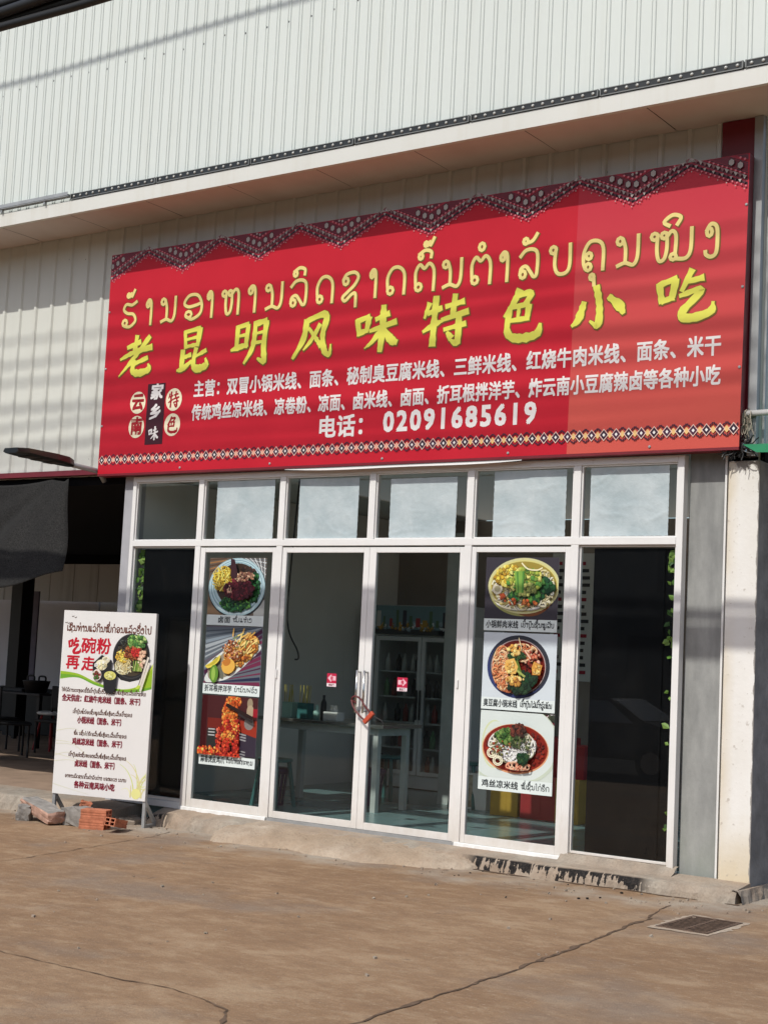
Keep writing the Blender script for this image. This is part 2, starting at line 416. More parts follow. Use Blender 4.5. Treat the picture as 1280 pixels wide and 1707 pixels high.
# ------------------------------------------------------------------ flat printed artwork
def spline(pts, k=4, closed=False):
    n = len(pts)
    if n < 3: return list(pts)
    out = []
    d = len(pts[0])
    for i in range(n if closed else n-1):
        if closed: p0, p1, p2, p3 = pts[(i-1) % n], pts[i], pts[(i+1) % n], pts[(i+2) % n]
        else: p0, p1, p2, p3 = pts[max(i-1, 0)], pts[i], pts[i+1], pts[min(i+2, n-1)]
        for j in range(k):
            t = j/k
            out.append(tuple(.5*((2*p1[a])+(-p0[a]+p2[a])*t+(2*p0[a]-5*p1[a]+4*p2[a]-p3[a])*t*t+(-p0[a]+3*p1[a]-3*p2[a]+p3[a])*t**3) for a in range(d)))
    if not closed: out.append(tuple(pts[-1]))
    return out
class Print(MB):
    """flat artwork in (u, v); every element sits a hair above the last one"""
    def __init__(s, step=1.5e-5): super().__init__(); s.d = 0.; s.step = step
    def up(s): s.d += s.step
    def poly(s, pts, c):
        s.up(); s.face([(p[0], -s.d, p[1]) for p in pts], 0, c)
    def rect(s, x0, x1, z0, z1, c): s.poly([(x0,z0),(x1,z0),(x1,z1),(x0,z1)], c)
    def ell(s, cx, cz, rx, rz, c, n=28, rot=0.):
        q, r_ = math.cos(rot), math.sin(rot)
        s.poly([(cx+rx*math.cos(2*PI*k/n)*q-rz*math.sin(2*PI*k/n)*r_, cz+rx*math.cos(2*PI*k/n)*r_+rz*math.sin(2*PI*k/n)*q) for k in range(n)], c)
    def ribbon(s, pts, wd, c, closed=False, ext=0., up=True):
        if up: s.up()
        n = len(pts)
        ws = list(wd) if isinstance(wd, (list, tuple)) else [wd]*n
        pts = [list(p[:2]) for p in pts]
        if ext and not closed and n > 1:
            for a, b in ((0, 1), (-1, -2)):
                dx, dz = pts[a][0]-pts[b][0], pts[a][1]-pts[b][1]; L = math.hypot(dx, dz) or 1
                pts[a][0] += dx/L*ext; pts[a][1] += dz/L*ext
        L_, R_ = [], []
        for i in range(n):
            a = pts[(i-1) % n] if (closed or i > 0) else pts[i]
            b = pts[(i+1) % n] if (closed or i < n-1) else pts[i]
            dx, dz = b[0]-a[0], b[1]-a[1]; L = math.hypot(dx, dz) or 1
            nx, nz = -dz/L*ws[i]/2, dx/L*ws[i]/2
            dd = s.d+i*1.5e-6                             # rises along the stroke, so a stroke may cross itself
            L_.append((pts[i][0]+nx, -dd, pts[i][1]+nz)); R_.append((pts[i][0]-nx, -dd, pts[i][1]-nz))
        s.d += n*1.5e-6
        i0 = len(s.v); s.v += L_+R_
        for i in range(n if closed else n-1):
            j = (i+1) % n
            s.f.append((i0+i, i0+n+i, i0+n+j, i0+j)); s.mi.append(0); s.c.append(c)
    def noodles(s, rnd, cx, cz, rx, rz, n, wd, cols, curl=1., ln=1.):
        for _ in range(n):
            a, q = rnd.random()*2*PI, math.sqrt(rnd.random())*.9
            x, z = cx+rx*q*math.cos(a), cz+rz*q*math.sin(a); h = rnd.random()*2*PI; pts = [(x, z)]
            st = .10*(rx+rz)*ln
            bend = rnd.uniform(-.9, .9)*curl
            for _k in range(5):
                h += bend+rnd.uniform(-.35, .35); x += st*math.cos(h); z += st*math.sin(h)
                ex = ((x-cx)/rx)**2+((z-cz)/rz)**2
                if ex > 1: x, z = cx+(x-cx)/math.sqrt(ex), cz+(z-cz)/math.sqrt(ex)
                pts.append((x, z))
            sp = spline(pts, 3); w_ = wd*rnd.uniform(.7, 1.15); c = jit(rnd, rnd.choice(cols), .2)
            s.ribbon([(p[0]+w_*.25, p[1]-w_*.35) for p in sp], w_*1.35, mul(c, .42)); s.ribbon(sp, w_, c)
            if rnd.random() < .5: s.ribbon([(p[0]-w_*.1, p[1]+w_*.15) for p in sp[3:-3]], w_*.35, mul(c, 1.3))
    def chunks(s, rnd, cx, cz, rx, rz, n, size, cols, asp=1.):
        for _ in range(n):
            a, q = rnd.random()*2*PI, math.sqrt(rnd.random())
            x, z = cx+rx*q*math.cos(a), cz+rz*q*math.sin(a); m = rnd.randint(4, 7); r0 = rnd.random()*PI
            r = size*rnd.uniform(.42, 1.1)
            def shape(k_, ox, oz):
                return [(x+ox+k_*(px*math.cos(r0)-pz*math.sin(r0)), z+oz+k_*(px*math.sin(r0)+pz*math.cos(r0))) for px, pz in loc]
            loc = []
            for k in range(m):
                t = 2*PI*k/m; rr = r*rnd.uniform(.6, 1.1); loc.append((rr*math.cos(t), rr*asp*math.sin(t)))
            c = jit(rnd, rnd.choice(cols), .24)
            s.poly(shape(1.18, r*.16, -r*.22), mul(c, .38)); s.poly(shape(1, 0, 0), c)
            if rnd.random() < .6: s.poly(shape(.45, -r*.18, r*.22), mul(c, 1.35))
def mul(c, k): return tuple(min(.85, x*k) for x in c[:3])+(1,)
def jit(rnd, c, a=.16):
    k = rnd.uniform(1-a, 1+a); return tuple(min(.85, max(0, x*k)) for x in c[:3])+(1,)

# --- Chinese and digits: built-in font turned into flat mesh
_fc = bpy.data.curves.new('lettering_source', 'FONT'); _fc.resolution_u = 2
_fo = bpy.data.objects.new('lettering_source', _fc); col.objects.link(_fo)
_cache = {}
def glyph(ch):
    if ch not in _cache:
        _fc.body = ch
        dg = bpy.context.evaluated_depsgraph_get(); dg.update()
        me = bpy.data.meshes.new_from_object(_fo.evaluated_get(dg))
        vs = [(v.co.x, v.co.y) for v in me.vertices]; fs = [tuple(p.vertices) for p in me.polygons]
        bpy.data.meshes.remove(me)
        xs = [v[0] for v in vs] or [0, .3]
        _cache[ch] = (vs, fs, min(xs), max(xs))
    return _cache[ch]
def put_glyph(P, ch, x, z, sx, sz, c, bold=0., slant=0., jitter=0., rnd=None):
    vs, fs, _, _ = glyph(ch)
    if not fs: return
    offs = [(0, 0)] if not bold else [(a*bold, b*bold) for a, b in ((-1, -1), (1, -1), (-1, 1), (1, 1))]
    jj = [((rnd.uniform(-1, 1)*jitter, rnd.uniform(-1, 1)*jitter) if jitter else (0, 0)) for _ in vs]
    for ox, oz in offs:
        P.up(); i0 = len(P.v)
        P.v += [(x+vx*sx+slant*vy*sz+ox+j[0], -P.d, z+vy*sz+oz+j[1]) for (vx, vy), j in zip(vs, jj)]
        for f in fs: P.f.append(tuple(i0+k for k in f)); P.mi.append(0); P.c.append(c)
def adv(ch):
    if ch.isdigit(): return .60
    if ord(ch) > 0x2e80: return 1.0
    if ch == ' ': return .32
    return glyph(ch)[3]+.06
def put_text(P, txt, x0, x1, z, h, c, bold=0., jitter=0., rnd=None):
    """fit txt between x0 and x1, full-height character = h, baseline z"""
    W_ = sum(adv(ch) for ch in txt); sx = (x1-x0)/W_; sz = h/.92; x = x0
    d0 = P.d
    for ch in txt:
        P.d = d0; off = (.60-glyph(ch)[2]-glyph(ch)[3])/2*sx if ch.isdigit() else 0
        put_glyph(P, ch, x+off, z+.08*h, sx*.98, sz, c, bold, 0, jitter, rnd); x += adv(ch)*sx

# --- Lao letters, drawn as pen strokes: 'o' = loop
LAO = {
'ກ': (.85, [[(.12,0),(.2,.45),(.08,.68),(.3,.97),(.62,.97),(.8,.72),(.8,0)]]),
'ຂ': (.85, [('o',.2,.82,.12),[(.1,.74),(.28,.55),(.12,.3),(.3,.02),(.6,.05),(.72,.3),(.62,.6),(.85,1)]]),
'ຄ': (.9, [('o',.26,.13,.12),('o',.28,.5,.11),[(.13,.1),(.06,.3),(.08,.65),(.3,.97),(.66,.97),(.86,.72),(.86,0)]]),
'ງ': (.66, [('o',.2,.78,.13),[(.07,.84),(.28,1.04),(.56,.92),(.6,.45),(.54,.08),(.3,-.02),(.06,.06),(.02,.17)]]),
'ຈ': (.8, [('o',.25,.5,.12),[(.13,.55),(.12,.85),(.45,1.02),(.75,.7),(.72,.25),(.45,0),(.12,.08)]]),
'ຊ': (.85, [('o',.18,.72,.13),[(.05,.78),(.22,.98),(.62,1.02),(.82,.84),(.64,.55),(.28,.3),(.04,.12),(.18,-.02),(.5,.2),(.70,.2),(.72,-.26)]]),
'ຍ': (.85, [('o',.2,.82,.12),[(.1,.74),(.3,.5),(.1,.3),(.25,.02),(.62,.02),(.8,.25),(.8,1)]]),
'ດ': (.9, [('o',.22,.16,.13),[(.1,.22),(.08,.65),(.3,.97),(.62,.97),(.84,.7),(.84,0)]]),
'ຕ': (.92, [('o',.22,.16,.13),[(.1,.22),(.08,.7),(.25,.97),(.45,.82),(.66,.98),(.86,.72),(.86,0)]]),
'ທ': (.95, [('o',.15,.85,.12),[(.27,.88),(.3,.5),(.27,.02),(.5,.55),(.68,.95),(.86,.75),(.86,0)]]),
'ນ': (.9, [('o',.14,.86,.12),[(.26,.9),(.36,.6),(.36,.12)],[(.05,.04),(.36,.12),(.68,.03),(.84,.3),(.86,1)]]),
'ບ': (.88, [('o',.15,.86,.12),[(.26,.9),(.22,.35),(.36,.04),(.68,.04),(.82,.3),(.82,1)]]),
'ປ': (.88, [('o',.15,.86,.12),[(.26,.9),(.22,.35),(.36,.04),(.68,.04),(.82,.3),(.82,1.4)]]),
'ຝ': (1.0, [('o',.15,.86,.12),[(.27,.88),(.22,.05),(.5,.6),(.78,.05),(.86,.4),(.86,1.3)]]),
'ມ': (.9, [('o',.14,.86,.12),[(.26,.9),(.34,.55),(.3,.15)],('o',.2,.12,.12),[(.3,.06),(.66,.04),(.84,.3),(.86,1)]]),
'ຣ': (.8, [[(.78,1.0),(.5,.92),(.2,.98),(.08,.75),(.3,.58),(.62,.5),(.75,.22),(.5,.0),(.22,.03)],('o',.2,.16,.13)]),
'ຮ': (.85, [[(.82,1.02),(.55,.9),(.22,.95),(.08,.74),(.3,.57),(.66,.5),(.8,.22),(.5,.0),(.2,.03)],('o',.18,.17,.13)]),
'ລ': (.9, [('o',.18,.15,.13),[(.05,.16),(.1,.36),(.32,.42),(.52,.22),(.68,.04),(.82,.14),(.84,.78),(.66,.98),(.3,.98),(.05,.78)]]),
'ວ': (.8, [('o',.25,.17,.13),[(.12,.12),(.45,.0),(.76,.3),(.72,.78),(.4,1.0),(.08,.78)]]),
'ສ': (.9, [('o',.18,.15,.13),[(.05,.16),(.1,.36),(.32,.42),(.52,.22),(.68,.04),(.82,.14),(.84,.78),(.66,.98),(.3,.98),(.05,.78)],[(.66,.96),(.96,1.22)]]),
'ຫ': (1.0, [('o',.13,.86,.11),[(.24,.9),(.22,.4),(.3,.05),(.48,.1),(.56,.45),(.55,.92)],('o',.46,.86,.1),[(.55,.8),(.75,.98),(.92,.8),(.92,0)]]),
'ອ': (.9, [('o',.3,.2,.13),[(.18,.15),(.45,.0),(.8,.2),(.85,.6),(.66,.95),(.3,.97),(.1,.68),(.28,.52),(.6,.55),(.84,.62)]]),
'ໝ': (1.45, [('o',.13,.86,.11),[(.24,.9),(.22,.4),(.3,.05),(.48,.1),(.56,.45),(.55,.92)],('o',.46,.86,.1),[(.55,.8),(.72,.98),(.86,.8),(.84,.2)],('o',.78,.13,.1),[(.86,.06),(1.2,.04),(1.36,.3),(1.38,1)]]),
'າ': (.5, [('o',.14,.84,.12),[(.04,.9),(.22,1.02),(.42,.85),(.42,0)]]),
'ເ': (.32, [('o',.18,.14,.12),[(.08,.2),(.08,1)]]),
'ແ': (.62, [('o',.18,.14,.12),[(.08,.2),(.08,1)],('o',.48,.14,.12),[(.38,.2),(.38,1)]]),
'ໄ': (.5, [[(.02,1.38),(.16,1.5),(.28,1.35),(.28,.2),(.45,0)]]),
'ໃ': (.5, [('o',.12,1.36,.1),[(.05,1.45),(.25,1.5),(.3,1.2),(.28,.2),(.45,0)]]),
'ະ': (.5, [('o',.14,.78,.11),[(.22,.7),(.42,.95)],('o',.14,.25,.11),[(.22,.17),(.42,.42)]]),
'ຽ': (.7, [('o',.15,.8,.11),[(.1,.7),(.4,.5),(.5,.1),(.3,-.15)]]),
'(': (.3, [[(.25,1.1),(.08,.5),(.25,-.1)]]),
')': (.3, [[(.05,1.1),(.22,.5),(.05,-.1)]]),
',': (.25, [[(.12,.1),(.05,-.12)]]),
}
MARK = {   # over or under the letter before; x from its centre
'ິ': [[(-.12,1.16),(-.34,1.3),(0,1.5),(.34,1.4),(.2,1.17)]],
'ີ': [[(-.34,1.18),(-.2,1.42),(.15,1.44),(.3,1.2),(-.34,1.18)],[(.22,1.5),(.28,1.2)]],
'ຶ': [[(-.34,1.18),(-.2,1.42),(.15,1.44),(.3,1.2),(-.34,1.18)],('o',.26,1.36,.08)],
'ື': [[(-.34,1.18),(-.2,1.42),(.15,1.44),(.3,1.2),(-.34,1.18)],[(.22,1.5),(.28,1.2)],[(.08,1.55),(.1,1.3)]],
'ົ': [('o',-.22,1.27,.1),[(-.3,1.35),(.0,1.48),(.3,1.4),(.3,1.2)]],
'ັ': [('o',-.18,1.3,.1),[(-.08,1.24),(.15,1.3),(.34,1.52)]],
'ໍ': [('o',.02,1.32,.13)],
'່': [[(.08,1.55),(.06,1.25)]],
'້': [('o',-.12,1.32,.08),[(-.04,1.26),(.08,1.4),(.1,1.25),(.28,1.52)]],
'ຸ': [('o',-.02,-.22,.09),[(.06,-.25),(.08,-.5)]],
'ູ': [('o',-.1,-.22,.09),[(-.02,-.25),(.0,-.45),(.2,-.42),(.2,-.15)]],
'ຼ': [[(-.3,-.15),(0,-.32),(.3,-.15)]],
}
UP1 = 'ິີຶືົັໍ'
def lao_strokes(ch): return LAO[ch][1]
def put_strokes(P, strokes, fx, fz, wd, c, k=4):
    for st in strokes:
        if st[0] == 'o':
            _, cx, cz, r = st
            P.ribbon([(fx(cx+r*math.cos(2*PI*j/8)), fz(cz+r*math.sin(2*PI*j/8))) for j in range(8)], wd, c, closed=True)
        else:
            P.ribbon([(fx(a), fz(b)) for a, b in spline(st, k)], wd, c, ext=wd*.35)
def lao_units(txt):
    out = []; 
    for ch in txt:
        if ch == 'ຳ': out[-1][1].append('ໍ'); out.append(['າ', []])
        elif ch in MARK: out[-1][1].append(ch)
        else: out.append([ch, []])
    return out
def put_unit(P, u, x0, x1, z, h, wd, c, k=4):
    ch, marks = u; W_ = LAO[ch][0]; sx = (x1-x0)/W_; d0 = P.d
    put_strokes(P, LAO[ch][1], lambda a: x0+a*sx, lambda b: z+b*h, wd, c, k)
    two = any(m in UP1 for m in marks) and any(m in '່້' for m in marks)
    for m in marks:
        up = .38 if (two and m in '່້') else 0
        mx = x0+.5*(x1-x0) + (.12*h if (two and m in '່້') else 0); s_ = h*.85
        put_strokes(P, MARK[m], lambda a: mx+a*s_, lambda b: z+(b+up)*h, wd, c, k)
    P.d = d0
def put_lao(P, txt, x0, x1, z, h, wd, c, k=3, gap=.16):
    us = lao_units(txt)
    W_ = sum((LAO[u[0]][0] if u[0] in LAO else .35)+gap for u in us)-gap; sx = (x1-x0)/W_; x = x0
    for u in us:
        w_ = LAO[u[0]][0] if u[0] in LAO else .35
        if u[0] in LAO: put_unit(P, u, x, x+w_*sx, z, h, wd, c, k)
        x += (w_+gap)*sx
# --- brush-written characters: strokes of (x, y, width)
BR = {
'老': [[(.22,.72,.09),(.62,.84,.11)],[(.5,1.0,.12),(.45,.6,.13)],[(.02,.44,.06),(.4,.58,.11),(.98,.68,.13)],[(.9,.95,.12),(.6,.62,.11),(.3,.3,.1),(0,.02,.03)],[(.86,.42,.1),(.48,.3,.09)],[(.45,.38,.1),(.42,.12,.14),(.62,.05,.16),(.92,.12,.14),(.9,.25,.05)]],
'昆': [[(.22,.95,.09),(.27,.55,.1)],[(.22,.93,.09),(.72,.99,.11)],[(.72,.99,.14),(.66,.58,.11)],[(.3,.75,.06),(.66,.79,.07)],[(.27,.58,.08),(.66,.61,.09)],[(.18,.5,.13),(.16,.1,.13)],[(.2,.32,.08),(.45,.38,.1)],[(.02,.03,.06),(.2,.06,.13),(.48,.22,.07)],[(.62,.52,.13),(.55,.15,.13),(.7,.03,.17),(.98,.1,.14),(.95,.25,.05)],[(.95,.45,.11),(.62,.33,.06)]],
'明': [[(.16,.92,.11),(.14,.35,.11)],[(.16,.9,.1),(.45,.95,.11)],[(.45,.93,.12),(.4,.4,.11)],[(.16,.68,.06),(.42,.7,.07)],[(0,.36,.05),(.15,.4,.11),(.45,.46,.09)],[(.65,.95,.11),(.6,.4,.13),(.38,.02,.06)],[(.62,.93,.11),(.95,.99,.13)],[(.95,.97,.14),(.9,.4,.13),(.92,.04,.15),(.75,.1,.05)],[(.64,.7,.06),(.88,.73,.07)],[(.62,.48,.06),(.88,.5,.07)]],
'风': [[(.35,.88,.13),(.28,.45,.13),(.02,.02,.07)],[(.35,.86,.1),(.85,.97,.14),(.78,.5,.13),(.85,.12,.14),(.98,.05,.1),(1.0,.25,.04)],[(.7,.75,.1),(.5,.42,.09),(.3,.2,.04)],[(.42,.68,.07),(.6,.45,.09),(.75,.25,.11)]],
'味': [[(.04,.75,.11),(.1,.42,.11)],[(.04,.72,.1),(.32,.8,.11)],[(.32,.78,.13),(.27,.5,.11)],[(.08,.45,.1),(.28,.5,.1)],[(.48,.72,.09),(.78,.82,.11)],[(.35,.48,.07),(.95,.63,.12)],[(.65,1.0,.13),(.64,.5,.14),(.6,.02,.11)],[(.62,.5,.11),(.42,.25,.09),(.25,.12,.03)],[(.66,.5,.08),(.85,.25,.17),(.98,.18,.11)]],
'特': [[(.12,.88,.11),(.02,.6,.06)],[(.1,.68,.09),(.4,.76,.1)],[(.27,1.0,.12),(.24,.5,.13),(.22,.02,.13)],[(.0,.32,.05),(.2,.42,.11),(.42,.5,.06)],[(.5,.78,.09),(.9,.85,.11)],[(.7,1.0,.11),(.66,.6,.11)],[(.42,.52,.08),(1.0,.64,.12)],[(.48,.32,.07),(.95,.4,.11)],[(.8,.55,.11),(.78,.05,.14),(.6,.12,.04)],[(.55,.25,.07),(.64,.14,.14)]],
'色': [[(.45,1.0,.14),(.3,.75,.13),(.08,.5,.06)],[(.4,.88,.09),(.75,.92,.13),(.58,.68,.09)],[(.22,.66,.09),(.7,.7,.11)],[(.7,.68,.13),(.66,.42,.11)],[(.45,.66,.08),(.42,.42,.08)],[(.2,.4,.09),(.7,.42,.1)],[(.22,.66,.12),(.16,.2,.14),(.4,.04,.16),(.9,.08,.17),(1.0,.28,.06)]],
'小': [[(.45,1.0,.13),(.52,.5,.14),(.5,.02,.14),(.35,.12,.04)],[(.22,.62,.11),(.12,.2,.16),(0,.05,.05)],[(.7,.7,.11),(.9,.45,.18),(.98,.25,.08)]],
'吃': [[(.04,.78,.11),(.1,.4,.11)],[(.04,.76,.1),(.35,.86,.11)],[(.34,.84,.13),(.28,.5,.11)],[(.1,.42,.1),(.3,.48,.1)],[(.62,1.0,.12),(.45,.6,.09)],[(.5,.76,.08),(.82,.82,.11)],[(.42,.5,.08),(.8,.58,.12),(.45,.15,.14),(.6,.03,.15),(.95,.12,.15),(1.0,.3,.05)]],
}
def put_brush(P, ch, x0, x1, z0, z1, c, extra=0., rnd=None, thick=1.):
    W_, H_ = x1-x0, z1-z0; g = (W_+H_)/2
    for st in BR[ch]:
        s_ = spline(st, 6) if len(st) > 2 else [tuple(st[0][a]+(st[1][a]-st[0][a])*t/5 for a in range(3)) for t in range(6)]
        ws = []
        for i, p in enumerate(s_):
            ws.append(p[2]*g*thick*(1+(rnd.uniform(-.17, .17) if rnd else 0))+extra)
        P.ribbon([(x0+p[0]*W_, z0+p[1]*H_) for p in s_], ws, c, ext=.02*g+extra*.5)

R = random.Random
def gz(x, y=0):                                          # ground height
    z = -.15+.0066*(max(-8, min(8, x))-6.6)
    if y < -8.5: z -= min(.30, (-8.5-y)*.06)
    return z
# ------------------------------------------------------------------ ground
def ground():
    xs = [-60, -40, -25, -16]+[-12+.5*i for i in range(49)]+[16, 25, 40, 60]
    ys = [-60, -40, -25, -18]+[-15+.5*i for i in range(35)]+[5, 10, 20, 60]
    o = MB().grid([[(x, y, gz(x, y)) for x in xs] for y in ys]).build('ground', 'ground', smooth=True)
    tag(o, kind='structure')
    o = MB().grid([[(x, y, gz(x, y)+.004) for x in (-60, -8, 0, 8, 60)] for y in (-24.5, -22, -16, -13.6)]).build('road', 'asphalt')
    tag(o, kind='structure')
    rnd = R(3)
    m = MB()
    def crack(pts, w0, w1):
        p = []
        for (a, b) in zip(pts, pts[1:]):
            L = math.hypot(b[0]-a[0], b[1]-a[1]); n = max(2, int(L/.05))
            for k in range(n):
                t = k/n; p.append((a[0]+(b[0]-a[0])*t, a[1]+(b[1]-a[1])*t))
        p.append(pts[-1]); off = 0; rows = []
        for i, q in enumerate(p):
            off = off*.8+rnd.uniform(-.011, .011); w_ = rnd.uniform(w0, w1)*(1 if rnd.random() > .12 else 1.8)
            a, b = p[max(i-1, 0)], p[min(i+1, len(p)-1)]; dx, dy = b[0]-a[0], b[1]-a[1]; L = math.hypot(dx, dy) or 1
            nx, ny = -dy/L, dx/L; c_ = (q[0]+nx*off, q[1]+ny*off)
            rows.append([(c_[0]-nx*w_/2, c_[1]-ny*w_/2, gz(*c_)+.004), (c_[0]+nx*w_/2, c_[1]+ny*w_/2, gz(*c_)+.004)])
        m.grid(rows)
    crack([(6.95, -6.6), (6.80, -4.9), (6.68, -3.25), (6.52, -1.9), (6.46, -1.35)], .006, .030)
    crack([(6.46, -1.35), (6.36, -.95), (6.33, -.72)], .004, .014)
    crack([(4.2, -5.3), (4.45, -5.28), (5.2, -5.33), (5.76, -5.30), (6.05, -5.36)], .003, .011)
    crack([(6.05, -5.36), (6.25, -5.42), (6.6, -5.9)], .004, .022)
    crack([(2.3, -4.2), (1.83, -3.0), (1.68, -2.2), (1.40, -.9), (1.25, -.5)], .004, .010)
    tag(m.build('ground_crack', 'crack'), kind='structure')
    # black seam / gap along the foot of the step
    m = MB(); rows = []
    for i in range(120):
        x = 4.3+i*.02; y = -.30+.02*math.sin(x*9)
        rows.append([(x, y-.008-rnd.random()*.018, gz(x)+.004), (x, y+.03, gz(x)+.004)])
    m.grid(rows); tag(m.build('ground_crack', 'crack'), kind='structure')
ground()
def kerb():
    rnd = R(11)
    def strip(x0, x1, front, back, zt, zb, mat, name, endfn=None, st=.035, rough=.010):
        n = max(3, int((x1-x0)/st)); rows = []
        ph = rnd.random()*9
        for i in range(n+1):
            x = x0+(x1-x0)*i/n
            wob = .018*math.sin(x*5.1+ph)+.012*math.sin(x*13+ph*2); j = lambda a=rough: rnd.uniform(-a, a)
            e = endfn(x) if endfn else 0
            f = front(x)+wob; g = gz(x)-.02; t = zt(x)-e
            t = max(t, g+.025)
            rows.append([(x+j(.004), f-.025+j(), g), (x, f-.012+j(.006), g+(t-g)*.55+j(.006)), (x, f+.012+j(.008), t-.012+j(.006)), (x, f+.05+j(.004), t+.002+j(.002)),
                         (x, f*.45+back*.55, t*.5+zb(x)*.5+j(.002)), (x, back, zb(x))])
        m = MB().grid(rows)
        m.face([p for p in rows[-1]]+[(x1, back, gz(x1)-.05)]); m.face(list(reversed(rows[0]))+[(x0, back, gz(x0)-.05)])
        tag(m.build(name, mat, smooth=False), kind='structure')
    strip(.70, 6.64, lambda x: -.27, .012, lambda x: -.050, lambda x: -.022, 'kerb', 'kerb',
          lambda x: .05*max(0, (.95-x)/.25)+(.03 if 1.12 < x < 1.5 else 0)*abs(math.sin(x*17)))
    strip(-14, .32, lambda x: -.46, .05, lambda x: -.052, lambda x: -.035, 'kerb', 'kerb',
          lambda x: .06*max(0, (x-.05)/.27))
    # right return of the step and the strip of floor behind it
    m = MB(); rows = []
    for i in range(60):
        y = -.27+i*.06; j = lambda a=.012: rnd.uniform(-a, a)
        rows.append([(6.69+j(), y, gz(6.6)-.02), (6.675+j(), y, -.10+j()), (6.655+j(.006), y, -.056), (6.60, y, -.047)])
    MBo = MB().grid(rows); tag(MBo.build('kerb', 'kerb'), kind='structure')
    # rough rubble of broken concrete between the two lengths of step
    m = MB()
    for k in range(16):
        x = rnd.uniform(.32, .74); y = rnd.uniform(-.42, -.08); s_ = rnd.uniform(.02, .06)
        a = rnd.random()*PI; u = Vector((math.cos(a), math.sin(a), 0))*s_; v = Vector((-math.sin(a), math.cos(a), rnd.uniform(-.2, .2)))*s_*.8
        m.obox((x, y, gz(x)+s_*.3), u, v, (0, 0, s_*.6))
    tag(m.build('rubble', 'kerb'), kind='stuff')
    # cement ramp up to the sliding doors
    rows = []; n = 90
    for i in range(n+1):
        x = 1.62+(4.42-1.62)*i/n; e = min(1, (x-1.62)/.35, (4.42-x)/.45); e = max(0, e)**.6
        w_ = (.12+.40*e)*(1+.12*math.sin(x*4.2)+.06*math.sin(x*11)); g = gz(x)-.012; row = []
        for q in range(9):
            t = q/8; y = -.14-w_*(1-t)
            z = g+(-.040-g)*(t**.42)*(.55+.45*e)
            if 0 < q < 8: z += rnd.uniform(-.006, .006)+.006*math.sin(x*23+q)+(.016*math.exp(-((x-2.05-.3*t)/.03)**2))
            row.append((x+rnd.uniform(-.006, .006), y+(rnd.uniform(-.02, .02) if q == 0 else rnd.uniform(-.006, .006)), z if q else g))
        row.append((x, -.05, -.034))
        rows.append(row)
    tag(MB().grid(rows).build('ramp', 'ramp', smooth=True), kind='structure')
    # cement haunching round the foot of the right-hand window and along the white sill
    rows = []
    for i in range(40):
        x = 5.06+1.0*i/39
        rows.append([(x, -.14+rnd.uniform(-.02, .02), -.043), (x, -.075, -.02+rnd.uniform(-.006, .006)), (x, -.034, .018+rnd.uniform(-.006, .012)), (x, .01, .03)])
    tag(MB().grid(rows).build('cement_fillet', 'kerb', smooth=True), kind='structure')
kerb()
MB().box(-14, -.02, .04, 9.2, -.2, -.036).build('bay_floor', 'bay_floor')['kind'] = 'structure'
MB().box(-.02, 6.04, .055, 4.8, -.2, -.012).build('room_floor', 'room_floor')['kind'] = 'structure'

# ------------------------------------------------------------------ the shop building
B = thing('shop_building', 'cream corrugated metal shop building with glazed aluminium front and projecting eave', 'building')
def rib_sheet(name, mat, x0, x1, z0, z1, y, pitch, prof, ph=0., bd=None, axis='x'):
    """vertical ribbed sheet; prof = list of (offset within pitch, out towards the street)"""
    pts = []; k = math.floor((x0-ph)/pitch)
    x = ph+k*pitch
    while x < x1:
        for dx, dy in prof:
            if x0 <= x+dx <= x1: pts.append((x+dx, dy))
        x += pitch
    pts = [(x0, 0)]+pts+[(x1, 0)]
    if axis == 'x': rows = [[(p, y-d, z) for p, d in pts] for z in (z0, z1)]
    else: rows = [[(y+d, p, z) for p, d in pts] for z in (z0, z1)]
    m = MB().grid(rows)
    if axis == 'x': m.face([(x0, y+.03, z0), (x0, y+.03, z1), (x1, y+.03, z1), (x1, y+.03, z0)])
    return m.build(name, mat, B)
rib_sheet('parapet_cladding', 'clad_up', -16, 9.5, 6.03, 9.6, -.565, .133, [(.0, 0), (.005, .010), (.012, .010), (.017, .002), (.032, .002), (.037, .010), (.044, .010), (.049, 0)], .021)
rib_sheet('wall_cladding', 'clad_low', -16, 6.25, 3.26, 5.93, .05, .257, [(.0, 0), (.016, .020), (.048, .020), (.064, 0)], -.72-.032)
rib_sheet('side_cladding', 'clad_low', .06, 5, 3.17, 5.93, 6.60, .2, [(.0, 0), (.012, .022), (.05, .022), (.062, 0)], .1, axis='y')
rnd = R(61); m = MB()                                     # roofing screws and small holes
def screw(x, y, z, r):
    m.face([(x+r*math.cos(PI*k/4), y, z+r*math.sin(PI*k/4)) for k in range(8)])
for k in range(75): screw(-9.8+.266*k+rnd.uniform(-.01, .01), -.5675, 7.40+rnd.uniform(-.02, .02), .011)
for z in (3.47, 4.86, 5.62):
    for k in range(38):
        if rnd.random() < .8: screw(-3.6+.257*k+rnd.uniform(.02, .08), .0475, z+rnd.uniform(-.05, .05), .009)
m.build('screws', 'led_black', B)['kind'] = 'stuff'
